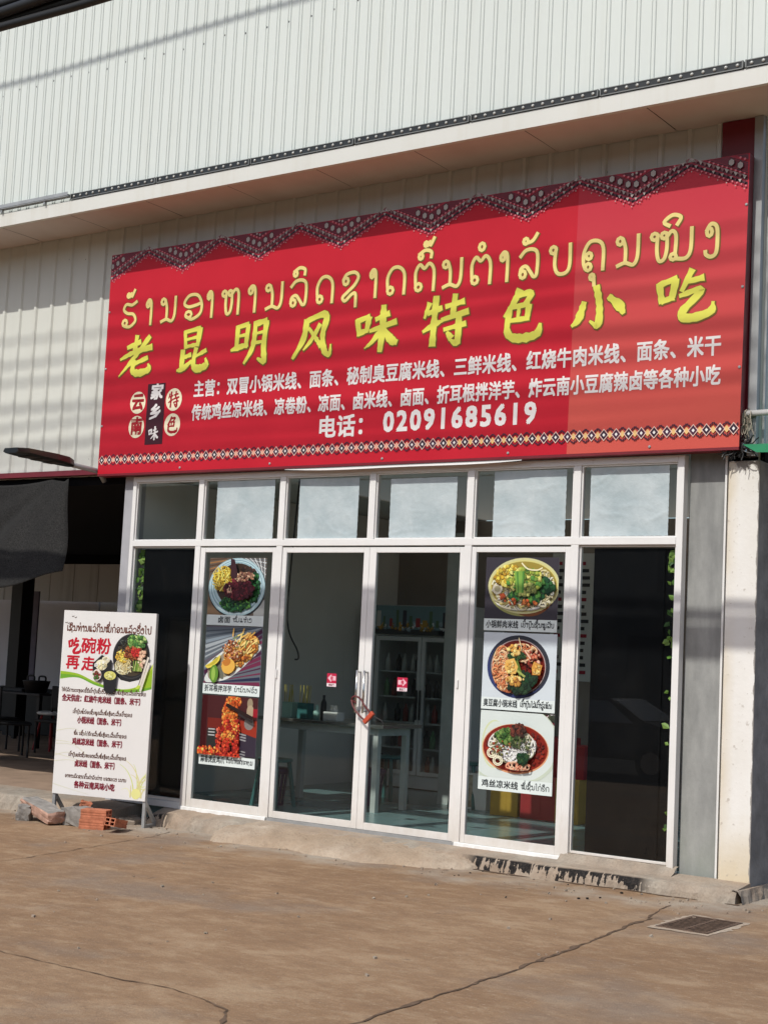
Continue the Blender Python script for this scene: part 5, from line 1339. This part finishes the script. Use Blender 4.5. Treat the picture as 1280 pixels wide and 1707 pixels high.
m.box(x0, x0+.04, 3.95, 4.6, .15, 1.78); m.box(x1-.04, x1, 3.95, 4.6, .15, 1.78); m.box(x0+.041, x1-.041, 4.56, 4.6, .15, 1.78); m.box(x0, x1, 3.93, 4.6, .0, .149); m.box(x0, x1, 3.93, 4.6, 1.781, 1.80)
m.build('cabinet', 'fridge_frame', t, bevel=.004)
m = MB(); m.box(x0, x1, 3.88, 4.6, 1.801, 2.15); hd = m.build('header', 'fridge_grey', t)
P = Print(); P.rect(.0, x1-x0, .06, .34, RGB(120, 150, 156)); rnd = R(70)
P.rect(0, x1-x0, .0, .06, RGB(70, 72, 74)); P.rect(.95, 1.15, .012, .05, RGB(20, 22, 24))
P.chunks(rnd, .7, .10, .68, .04, 140, .03, [RGB(220, 230, 236), RGB(150, 170, 180), RGB(190, 150, 70)])
for k in range(14):
    x = .06+k*.095; h_ = rnd.uniform(.05, .17); P.rect(x, x+rnd.uniform(.03, .07), .09, .12+h_, rnd.choice([RGB(190, 150, 60), RGB(60, 60, 70), RGB(170, 60, 60), RGB(210, 210, 205), RGB(90, 120, 90), RGB(205, 170, 80)]))
P.build('picture', 'print', hd, loc=(x0-1.0, 3.876-4.1, 1.814), org=P0)
for a, b in ((x0+.045, .983), (.993, x1-.045)):
    m = MB(); m.box(a, a+.045, 3.90, 3.945, .155, 1.775); m.box(b-.045, b, 3.90, 3.945, .155, 1.775); m.box(a+.0452, b-.0452, 3.90, 3.945, .155, .20); m.box(a+.0452, b-.0452, 3.90, 3.945, 1.725, 1.775)
    d = m.build('door', 'fridge_frame', t); MB().box(a+.046, b-.046, 3.92, 3.926, .201, 1.724).build('glass', 'fridge_glass', d)
    MB().tube([(b-.02 if a < .9 else a+.02, 3.875, .8), (b-.02 if a < .9 else a+.02, 3.875, 1.15)], .012, 8).build('handle', 'black', d)
for z in (.45, .75, 1.05, 1.35): MB().box(x0+.05, x1-.05, 3.96, 4.55, z, z+.015).build('shelf', 'fridge_frame', t)
src = {}; rnd = R(71)
for z in (.155, .4655, .7655, 1.0655, 1.3655):
    for k in range(11):
        x = x0+.11+.118*k+rnd.uniform(-.02, .02); mt = rnd.choice(['bottle_g', 'bottle_w', 'bottle_r', 'bottle_w', 'far_dark'])
        if mt not in src:
            src[mt] = tag(MB().lathe([(.035, 0), (.035, .13), (.013, .18), (.014, .21)], 0, 0, 10).build('drink_bottle', mt, smooth=True, loc=(x, 4.05, z)), 'small drink bottle standing on a shelf inside the glass fridge', 'bottle', 'bottles in the fridge')
        else:
            o = src[mt].copy(); col.objects.link(o); o.location = (x, 4.05+rnd.uniform(0, .1), z)
def carton(x0, x1, y0, y1, z0, z1, mt, label, stripe):
    t = thing('carton', label, 'box', ((x0+x1)/2, (y0+y1)/2, z0), group='drink cartons in the shop')
    MB().box(x0, x1, y0, y1, z0, z1).build('box', mt, t, bevel=.004)
    MB().box((x0+x1)/2-.03, (x0+x1)/2+.03, y0-.0022, y0-.0005, z0+.02, z1-.02).build('tape', stripe, t)
carton(2.95, 3.27, 2.35, 2.75, -.012, .42, 'yellowbox', 'yellow carton on the tiles left of the red ones', 'yellowbox')
carton(3.30, 3.70, 2.35, 2.75, -.012, .42, 'redbox', 'red carton between the yellow ones under the poster of cold noodles', 'redbox')
carton(3.72, 3.98, 2.30, 2.7, -.012, .42, 'yellowbox', 'yellow carton at the right end of the row, seen beside the black film', 'yellowbox')
carton(3.34, 3.72, 2.40, 2.8, .4205, .80, 'redbox', 'red carton stacked on top of another red carton', 'redbox')
carton(3.74, 4.0, 2.35, 2.7, .4205, .74, 'redbox', 'red carton stacked on the right hand yellow carton', 'redbox')
carton(2.35, 2.75, 2.6, 2.95, -.012, .36, 'white_p', 'white carton on the tiles beside the pale post', 'rag')
MB().box(2.05, 2.27, 2.75, 2.95, -.012, 2.9).build('room_post', 'pale_wood', B)
t = thing('wall_menu', 'white menu sheet with rows of small dark writing on the back wall', 'menu', (2.4, 4.79, 1.35))
MB().box(2.22, 2.78, 4.785, 4.797, 1.35, 2.85).build('sheet', 'white_p', t)
P = Print(); rnd = R(75)
for r_ in range(16):
    for c_ in range(3): 
        P.rect(.05+c_*.17, .05+c_*.17+rnd.uniform(.05, .12), 1.36-r_*.085, 1.40-r_*.085, RGB(60, 60, 62) if r_ % 5 else RGB(170, 40, 60))
P.build('rows', 'print', t, loc=(0, -.003, 0), org=Vector((-.0, 0, 0))).location = (2.22-2.4, -.008, 0)
t = MB().tube(spline([(1.86, .35, 3.2), (1.84, .3, 2.1), (1.9, .25, 1.75), (2.06, .2, 1.55), (2.08, .2, 1.47), (2.04, .2, 1.46)], 6), .008, 6).build('electric_cord', 'cable', B, smooth=True)

# ------------------------------------------------------------------ left bay
t = thing('dining_table', 'dark table holding a black basket in the shade of the left bay', 'table', (-6.6, 4.6, -.036))
MB().box(-7.6, -5.65, 4.0, 5.3, .72, .75).build('tabletop', 'far_dark', t, bevel=.005)
for x in (-7.5, -5.75):
    for y in (4.1, 5.2): MB().box(x-.03, x+.03, y-.03, y+.03, -.036, .7195).build('leg', 'black', t)
t = thing('basket', 'black basket with two loop handles on the dark table', 'basket', (-5.95, 4.2, .7505))
MB().lathe([(.15, .7505), (.20, .92), (.205, .93)], -5.95, 4.2, 18).build('bowl', 'black', t, smooth=True)
for s_ in (-1, 1):
    MB().tube(spline([(-5.95+s_*.12-.07, 4.2, .92), (-5.95+s_*.12-.06, 4.2, .99), (-5.95+s_*.12+.06, 4.2, .99), (-5.95+s_*.12+.07, 4.2, .92)], 5), .014, 6).build('handle', 'black', t, smooth=True)
t = MB().box(-6.62, -6.2, 4.15, 4.5, .7505, .80); tag(t.build('tray', 'far_dark', bevel=.01), 'flat grey tray lying left of the black basket', 'tray')
t = thing('filler', 'long low black counter box added to darken the space behind the dark table', 'filler', (-7.5, 6.5, -.036))  # invented dark block, added to blacken this part of the bay
MB().box(-10.5, -6.2, 6.2, 6.8, -.036, .66).build('body', 'black', t, bevel=.01)
MB().box(-10.55, -6.15, 6.15, 6.85, .6605, .70).build('top', 'far_dark', t, bevel=.01)
def chair(x, y, rz, label):
    t = thing('chair', label, 'chair', (x, y, -.036), (0, 0, rz), group='chairs in the left bay', local=True)
    MB().box(-.22, .22, -.22, .22, .42, .46).build('seat', 'black', t, bevel=.012, org=P0)
    m = MB(); m.box(-.21, .21, .19, .225, .60, .92); m.build('backrest', 'black', t, bevel=.012, org=P0)
    for a in (-.19, .19):
        MB().tube([(a, .2, .0), (a, .205, .92)], .016, 8).build('leg', 'zinc' if a > 0 else 'black', t, org=P0); MB().tube([(a, -.19, 0), (a, -.19, .42)], .016, 8).build('leg', 'black', t, org=P0)
chair(-4.75, 2.75, 2.6, 'black chair nearest the menu board in the left bay')
chair(-5.6, 3.3, 2.9, 'black chair pulled up to the dark table at the left edge')
chair(-5.0, 3.75, .3, 'black chair turned away behind the others in the left bay')
t = thing('stool', 'round stool with a white seat behind the menu board in the left bay', 'stool', (-5.5, 4.15, -.036))
MB().lathe([(.2, .47), (.22, .49), (.2, .515)], -5.35, 4.0, 22).build('seat', 'white_p', t, smooth=True)
for a, b in ((-1, -1), (1, -1), (1, 1), (-1, 1)): MB().tube([(-5.35+a*.1, 4.0+b*.1, .47), (-5.35+a*.17, 4.0+b*.17, -.036)], .016, 8).build('leg', 'redbox', t)
tag(MB().lathe([(.16, -.036), (.2, .5), (.205, .52)], -4.6, 1.95, 18).build('waste_bin', 'black', smooth=True), 'black bin on the floor at the left edge of the bay', 'bin')
t = MB().box(-8.25, -8.0, 5.6, 5.85, -.05, 3.16).build('bay_post', 'black', B)
tag(MB().box(-8.9, -8.72, 6.6, 6.63, .3, 2.35).build('light_gap_panel', 'lav'), 'lavender panel standing in for a gap of light at the far left behind the dark post', 'panel')  # its colour stands in for the strip of light beyond the bay

# ------------------------------------------------------------------ bricks and rubble at the foot of the menu board
def hollow_brick(label, loc, rot, L=.20, W_=.095, H_=.075):
    m = MB(); hx, hy, hz = L/2, W_/2, H_/2
    # long sides with shallow grooves, ends pierced by four square holes
    prof = [(-hy, -hz), (hy, -hz), (hy, -hz*.45), (hy-.003, -hz*.38), (hy-.003, -hz*.1), (hy, 0), (hy-.003, hz*.1), (hy-.003, hz*.38), (hy, hz*.45), (hy, hz), (-hy, hz), (-hy, hz*.45), (-hy+.003, hz*.38), (-hy+.003, hz*.1), (-hy, 0), (-hy+.003, -hz*.1), (-hy+.003, -hz*.38), (-hy, -hz*.45)]
    a = [(-hx, y, z) for y, z in prof]; b = [(hx, y, z) for y, z in prof]
    for i in range(len(prof)):
        j = (i+1) % len(prof); m.face([a[i], a[j], b[j], b[i]])
    ys = [-hy+.003, -hy*.78, -hy*.12, hy*.12, hy*.78, hy-.003]; zs = [-hz, -hz*.76, -hz*.12, hz*.12, hz*.76, hz]
    for s_ in (-1, 1):
        for i in range(5):
            for j in range(5):
                y0, y1, z0, z1 = ys[i], ys[i+1], zs[j], zs[j+1]
                if i in (1, 3) and j in (1, 3):
                    d = hx*s_-.06*s_; q = [(y0, z0), (y1, z0), (y1, z1), (y0, z1)]
                    for k in range(4):
                        p0, p1 = q[k], q[(k+1) % 4]; m.face([(hx*s_,)+p0, (hx*s_,)+p1, (d,)+p1, (d,)+p0])
                    m.face([(d, y0, z0), (d, y1, z0), (d, y1, z1), (d, y0, z1)], 1)  # bottom coloured black in place of the shade deep inside
                else: m.face([(hx*s_, y0, z0), (hx*s_, y1, z0), (hx*s_, y1, z1), (hx*s_, y0, z1)])
    o = m.build('hollow_brick', ['brick', 'hole_shade'], org=P0, loc=loc, rot=rot)
    return tag(o, label, 'brick', 'hollow bricks by the menu board')
def rough_block(name, L, W_, H_, mat, loc, rot, label, cat, seed, top=None):
    rnd = R(seed); me = bmesh.new(); bmesh.ops.create_cube(me, size=1); bmesh.ops.subdivide_edges(me, edges=me.edges[:], cuts=4, use_grid_fill=True)
    for v in me.verts:
        v.co = Vector((v.co.x*L, v.co.y*W_, v.co.z*H_))
        e = sum(abs(c)/(d/2) > .98 for c, d in zip(v.co, (L, W_, H_)))
        k = .010 if e >= 2 else .004
        v.co += Vector((rnd.uniform(-k, k), rnd.uniform(-k, k), rnd.uniform(-k, k)))
        if e >= 2: v.co *= .985
        if e == 3: v.co *= .96
    d = bpy.data.meshes.new(name); me.to_mesh(d); me.free(); d.materials.append(MT[mat])
    o = bpy.data.objects.new(name, d); col.objects.link(o); o.location = loc; o.rotation_euler = rot
    if top:
        d.materials.append(MT[top])
        for p in d.polygons:
            if p.normal.z > .7: p.material_index = 1
    return tag(o, label, cat)
g0 = gz(.2)
rough_block('broken_slab', .66, .17, .10, 'conc_pink', (-.02, -.93, g0+.115), (.12, .13, -.30), 'long broken slab of brick and mortar propped at the left foot of the menu board', 'rubble', 81, 'conc')
rough_block('stone_chunk', .13, .13, .15, 'conc', (-.20, -.98, g0+.07), (.1, .05, .5), 'small rough stone under the left end of the broken slab', 'stone', 82)
rough_block('concrete_block', .27, .16, .17, 'conc', (.38, -.86, g0+.085), (.02, -.03, .10), 'grey concrete block between the broken slab and the hollow bricks', 'block', 83)
hollow_brick('lower hollow orange brick standing under another beside the grey block', (.66, -.90, g0+.0455), (0, .0, .35), .25, .15, .09)
hollow_brick('upper hollow orange brick lying on top of another beside the grey block', (.665, -.895, g0+.1365), (0, 0, .40), .25, .145, .09)
hollow_brick('tilted hollow orange brick leaning in front of the foot of the menu board', (.93, -.90, g0+.085), (.10, .16, 1.98), .30, .11, .075)
rough_block('brick_shard', .10, .06, .05, 'brick', (.36, -.74, g0+.19), (.2, .3, .8), 'broken red brick shard on the back of the grey concrete block', 'brick', 84)

rnd = R(88); m = MB()                                       # grit and crumbs swept up along the step
for k in range(260):
    x = rnd.uniform(-2, 6.9); y = -.32-abs(rnd.gauss(0, .35)) if rnd.random() < .7 else rnd.uniform(-5, -.4); s_ = rnd.uniform(.003, .011)
    a = rnd.random()*PI; m.obox((x, y, gz(x)+s_*.6), (s_*math.cos(a), s_*math.sin(a), 0), (-s_*.8*math.sin(a), s_*.8*math.cos(a), rnd.uniform(-.3, .3)*s_), (0, 0, s_*.6))
tag(m.build('grit', 'kerb'), kind='stuff')

# ------------------------------------------------------------------ drain grate
t = thing('drain_grate', 'rusty rectangular drain grate set in the dusty concrete', 'drain grate', (6.83, -1.35, gz(6.8)), local=True)
w_, l_ = .36, .60; g = gz(6.83)
m = MB(); m.face([(-w_/2, -l_/2, .0045), (w_/2, -l_/2, .0045), (w_/2, l_/2, .0045), (-w_/2, l_/2, .0045)]); m.build('slot_shade', 'hole_shade', t, org=P0)  # flat black sheet painted as the shade under the grate
m = MB()
m.box(-w_/2, w_/2, -l_/2, -l_/2+.028, .005, .009); m.box(-w_/2, w_/2, l_/2-.028, l_/2, .005, .009); m.box(-w_/2, -w_/2+.028, -l_/2+.0282, l_/2-.0282, .005, .009); m.box(w_/2-.028, w_/2, -l_/2+.0282, l_/2-.0282, .005, .009)
m.box(-.012, .012, -l_/2+.0282, l_/2-.0282, .005, .0085); m.build('rim', 'rust', t, org=P0)
for k in range(11):
    y = -l_/2+.058+.0465*k
    MB().box(-w_/2+.0282, w_/2-.0282, y, y+.016, .005, .0075).build('bar', 'rust', t, org=P0)
rows = []; rnd = R(90)
# ragged cement collar round the grate
m = MB(); ring = []
for k in range(48):
    a = 2*PI*k/48; ca, sa = math.cos(a), math.sin(a); s_ = 1/max(abs(ca)/(w_/2), abs(sa)/(l_/2)); s2 = s_+.03+rnd.uniform(0, .05)
    ring.append([(6.83+ca*s_, -1.35+sa*s_, g+.0044), (6.83+ca*s2, -1.35+sa*s2, g+.0040)])
m.grid(ring+[ring[0]]); tag(m.build('ground_patch', 'ramp'), kind='structure')

# ------------------------------------------------------------------ right corner: pipe, twine, green sheet
t = thing('white_pipe', 'white pipe running right from the lower corner of the sign, bound with twine', 'pipe', (6.7, -.03, 3.53))
MB().tube([(6.50, -.03, 3.525), (9.5, -.03, 3.56)], .024, 12).build('tube', 'white_p', t, smooth=True)
rnd = R(95); m = MB()
for k in range(26):
    x = 6.48+rnd.uniform(-.02, .10); p = [(x, -.03+rnd.uniform(-.04, .02), 3.53+rnd.uniform(-.03, .04))]
    for q in range(4): p.append((p[-1][0]+rnd.uniform(-.025, .02), p[-1][1]+rnd.uniform(-.02, .015), p[-1][2]-rnd.uniform(.01, .08)))
    m.tube(spline(p, 3), .0035, 5)
m.build('twine', 'rag', t)
rnd = R(96); m = MB()
for k in range(70):
    a = rnd.random()*2*PI; p = [(6.50+rnd.uniform(-.05, .06), -.06+rnd.uniform(-.05, .03), 3.255+rnd.uniform(-.02, .03))]
    for q in range(4): a += rnd.uniform(-.7, .7); p.append((p[-1][0]+.035*math.cos(a), p[-1][1]+rnd.uniform(-.02, .02), p[-1][2]+.025*math.sin(a)))
    m.tube(spline(p, 2), .0045, 4)
tag(m.build('wire_tangle', 'cable'), 'dark tangle of wire and dry stems on top of the corner column', 'wire')
rows = [[(6.56+.02*k, -.42+.0*k, 3.27-.055*((k % 3)/3)-.0*k) for k in range(0)]]
m = MB(); m.face([(6.60, -.10, 3.262), (6.64, -.36, 3.235), (9.0, -.5, 3.14), (9.0, .3, 3.31), (6.64, .2, 3.29)]); m.face([(6.64, -.362, 3.233), (6.75, -.365, 3.17), (9.0, -.505, 3.06), (9.0, -.502, 3.138)])
tag(m.build('awning', 'green_sheet'), 'green metal awning edge at the right edge above the corner column', 'awning')

# ------------------------------------------------------------------ overhead cables along the street
rnd = R(99)
def cable(y, z, r, label, cat='cable', seed=0):
    pts = []
    for k in range(33):
        x = -24+1.5*k; pts.append((x, y+.02*math.sin(x*.7+seed), z-.012*(((x-2)/10)**2)*0+.02*math.sin(x*.9+seed*2)+.0035*(x-2)**2*.12))
    o = MB().tube(pts, r, 8).build('power_cable', 'cable', smooth=True)
    return tag(o, label, cat, 'power cables over the street')
lab = 'black cable in the thick overhead bundle crossing the upper left corner'
for k, (dy, dz, r) in enumerate(((0, .10, .034), (.03, .05, .038), (-.05, .0, .040), (.02, -.05, .036), (-.03, -.095, .032), (.05, .155, .022), (.0, .215, .020), (.08, .0, .03))):
    cable(-3.9+dy, 6.13+dz, r, lab, seed=k)
lab2 = 'single black overhead cable whose soft shadow falls on the sign and cladding'
cable(-3.9, 11.2, .022, 'single black overhead cable whose shadow crosses the upper white cladding')
for k, (zs, r) in enumerate(((4.98, .014), (4.72, .018), (4.50, .018), (4.24, .024), (4.05, .02), (3.78, .026), (3.62, .016), (3.46, .018))):
    y = -7.4-.08*k; cable(y, zs+1.10*(-.12-y), r, lab2, seed=k+3)

# ------------------------------------------------------------------ across the street, seen only mirrored in the glass
t = thing('parked_car', 'dark saloon car parked across the road, mirrored in the black window film', 'car', (-2.3, -15.2, gz(0, -15)+.004), (0, 0, 0), local=True)
side = [(-2.2,.35),(-2.25,.75),(-2.0,.95),(-1.45,1.02),(-.75,1.42),(.45,1.45),(1.15,1.05),(2.0,.88),(2.25,.62),(2.2,.35)]
m = MB(); n = len(side)
L_ = [(x, -.85 if z < 1.0 else -.68, z) for x, z in side]; Rr = [(x, .85 if z < 1.0 else .68, z) for x, z in side]
for i in range(n): j = (i+1) % n; m.face([L_[i], L_[j], Rr[j], Rr[i]])
m.face(L_[::-1]); m.face(Rr); m.build('body', 'car_paint', t, org=P0, bevel=.05)
for sgn in (-1, 1):
    m = MB(); y = sgn*.775
    m.face([(-1.3, sgn*.845, 1.0), (-.72, sgn*.70, 1.38), (-.1, sgn*.70, 1.40), (-.1, sgn*.845, 1.0)]); m.face([(0, sgn*.845, 1.0), (0, sgn*.70, 1.40), (.42, sgn*.70, 1.40), (1.0, sgn*.845, 1.02)])
    m.build('side_window', 'car_glass', t, org=P0)
    for x in (-1.35, 1.4):
        m = MB(); m.tube([(x, sgn*.70, .32), (x, sgn*.90, .32)], .32, 24); wl = m.build('wheel', 'rubber', t, org=P0); m = MB(); m.tube([(x, sgn*.895, .32), (x, sgn*.915, .32)], .20, 20); m.build('rim', 'alu', wl, org=P0)
m = MB(); m.face([(.52, -.62, 1.43), (1.14, -.72, 1.07), (1.14, .72, 1.07), (.52, .62, 1.43)]); m.build('windscreen', 'car_glass', t, org=P0)
for s_ in (-.6, .6): MB().obox((2.2, s_, .68), (.04, 0, 0), (0, .16, 0), (0, 0, .07)).build('headlight', 'car_glass', t, org=P0)
t = thing('shophouse_row', 'low grey row of shophouses with dark shutters across the road', 'building', (0, -30, -.5), local=True)
m = MB(); m.box(-45, 40, -8, .0, 0, 7.5); m.box(-45.3, 40.3, -8, .8, 7.5, 7.9); m.build('wall', 'far_wall', t, org=P0)
for k in range(17):
    x = -42+4.7*k; MB().box(x, x+3.6, .002, .08, 0, 3.0).build('shutter', 'far_dark', t, org=P0); MB().box(x+.9, x+2.7, .002, .06, 4.3, 6.0).build('window', 'far_dark', t, org=P0)
bpy.data.objects.remove(_fo);
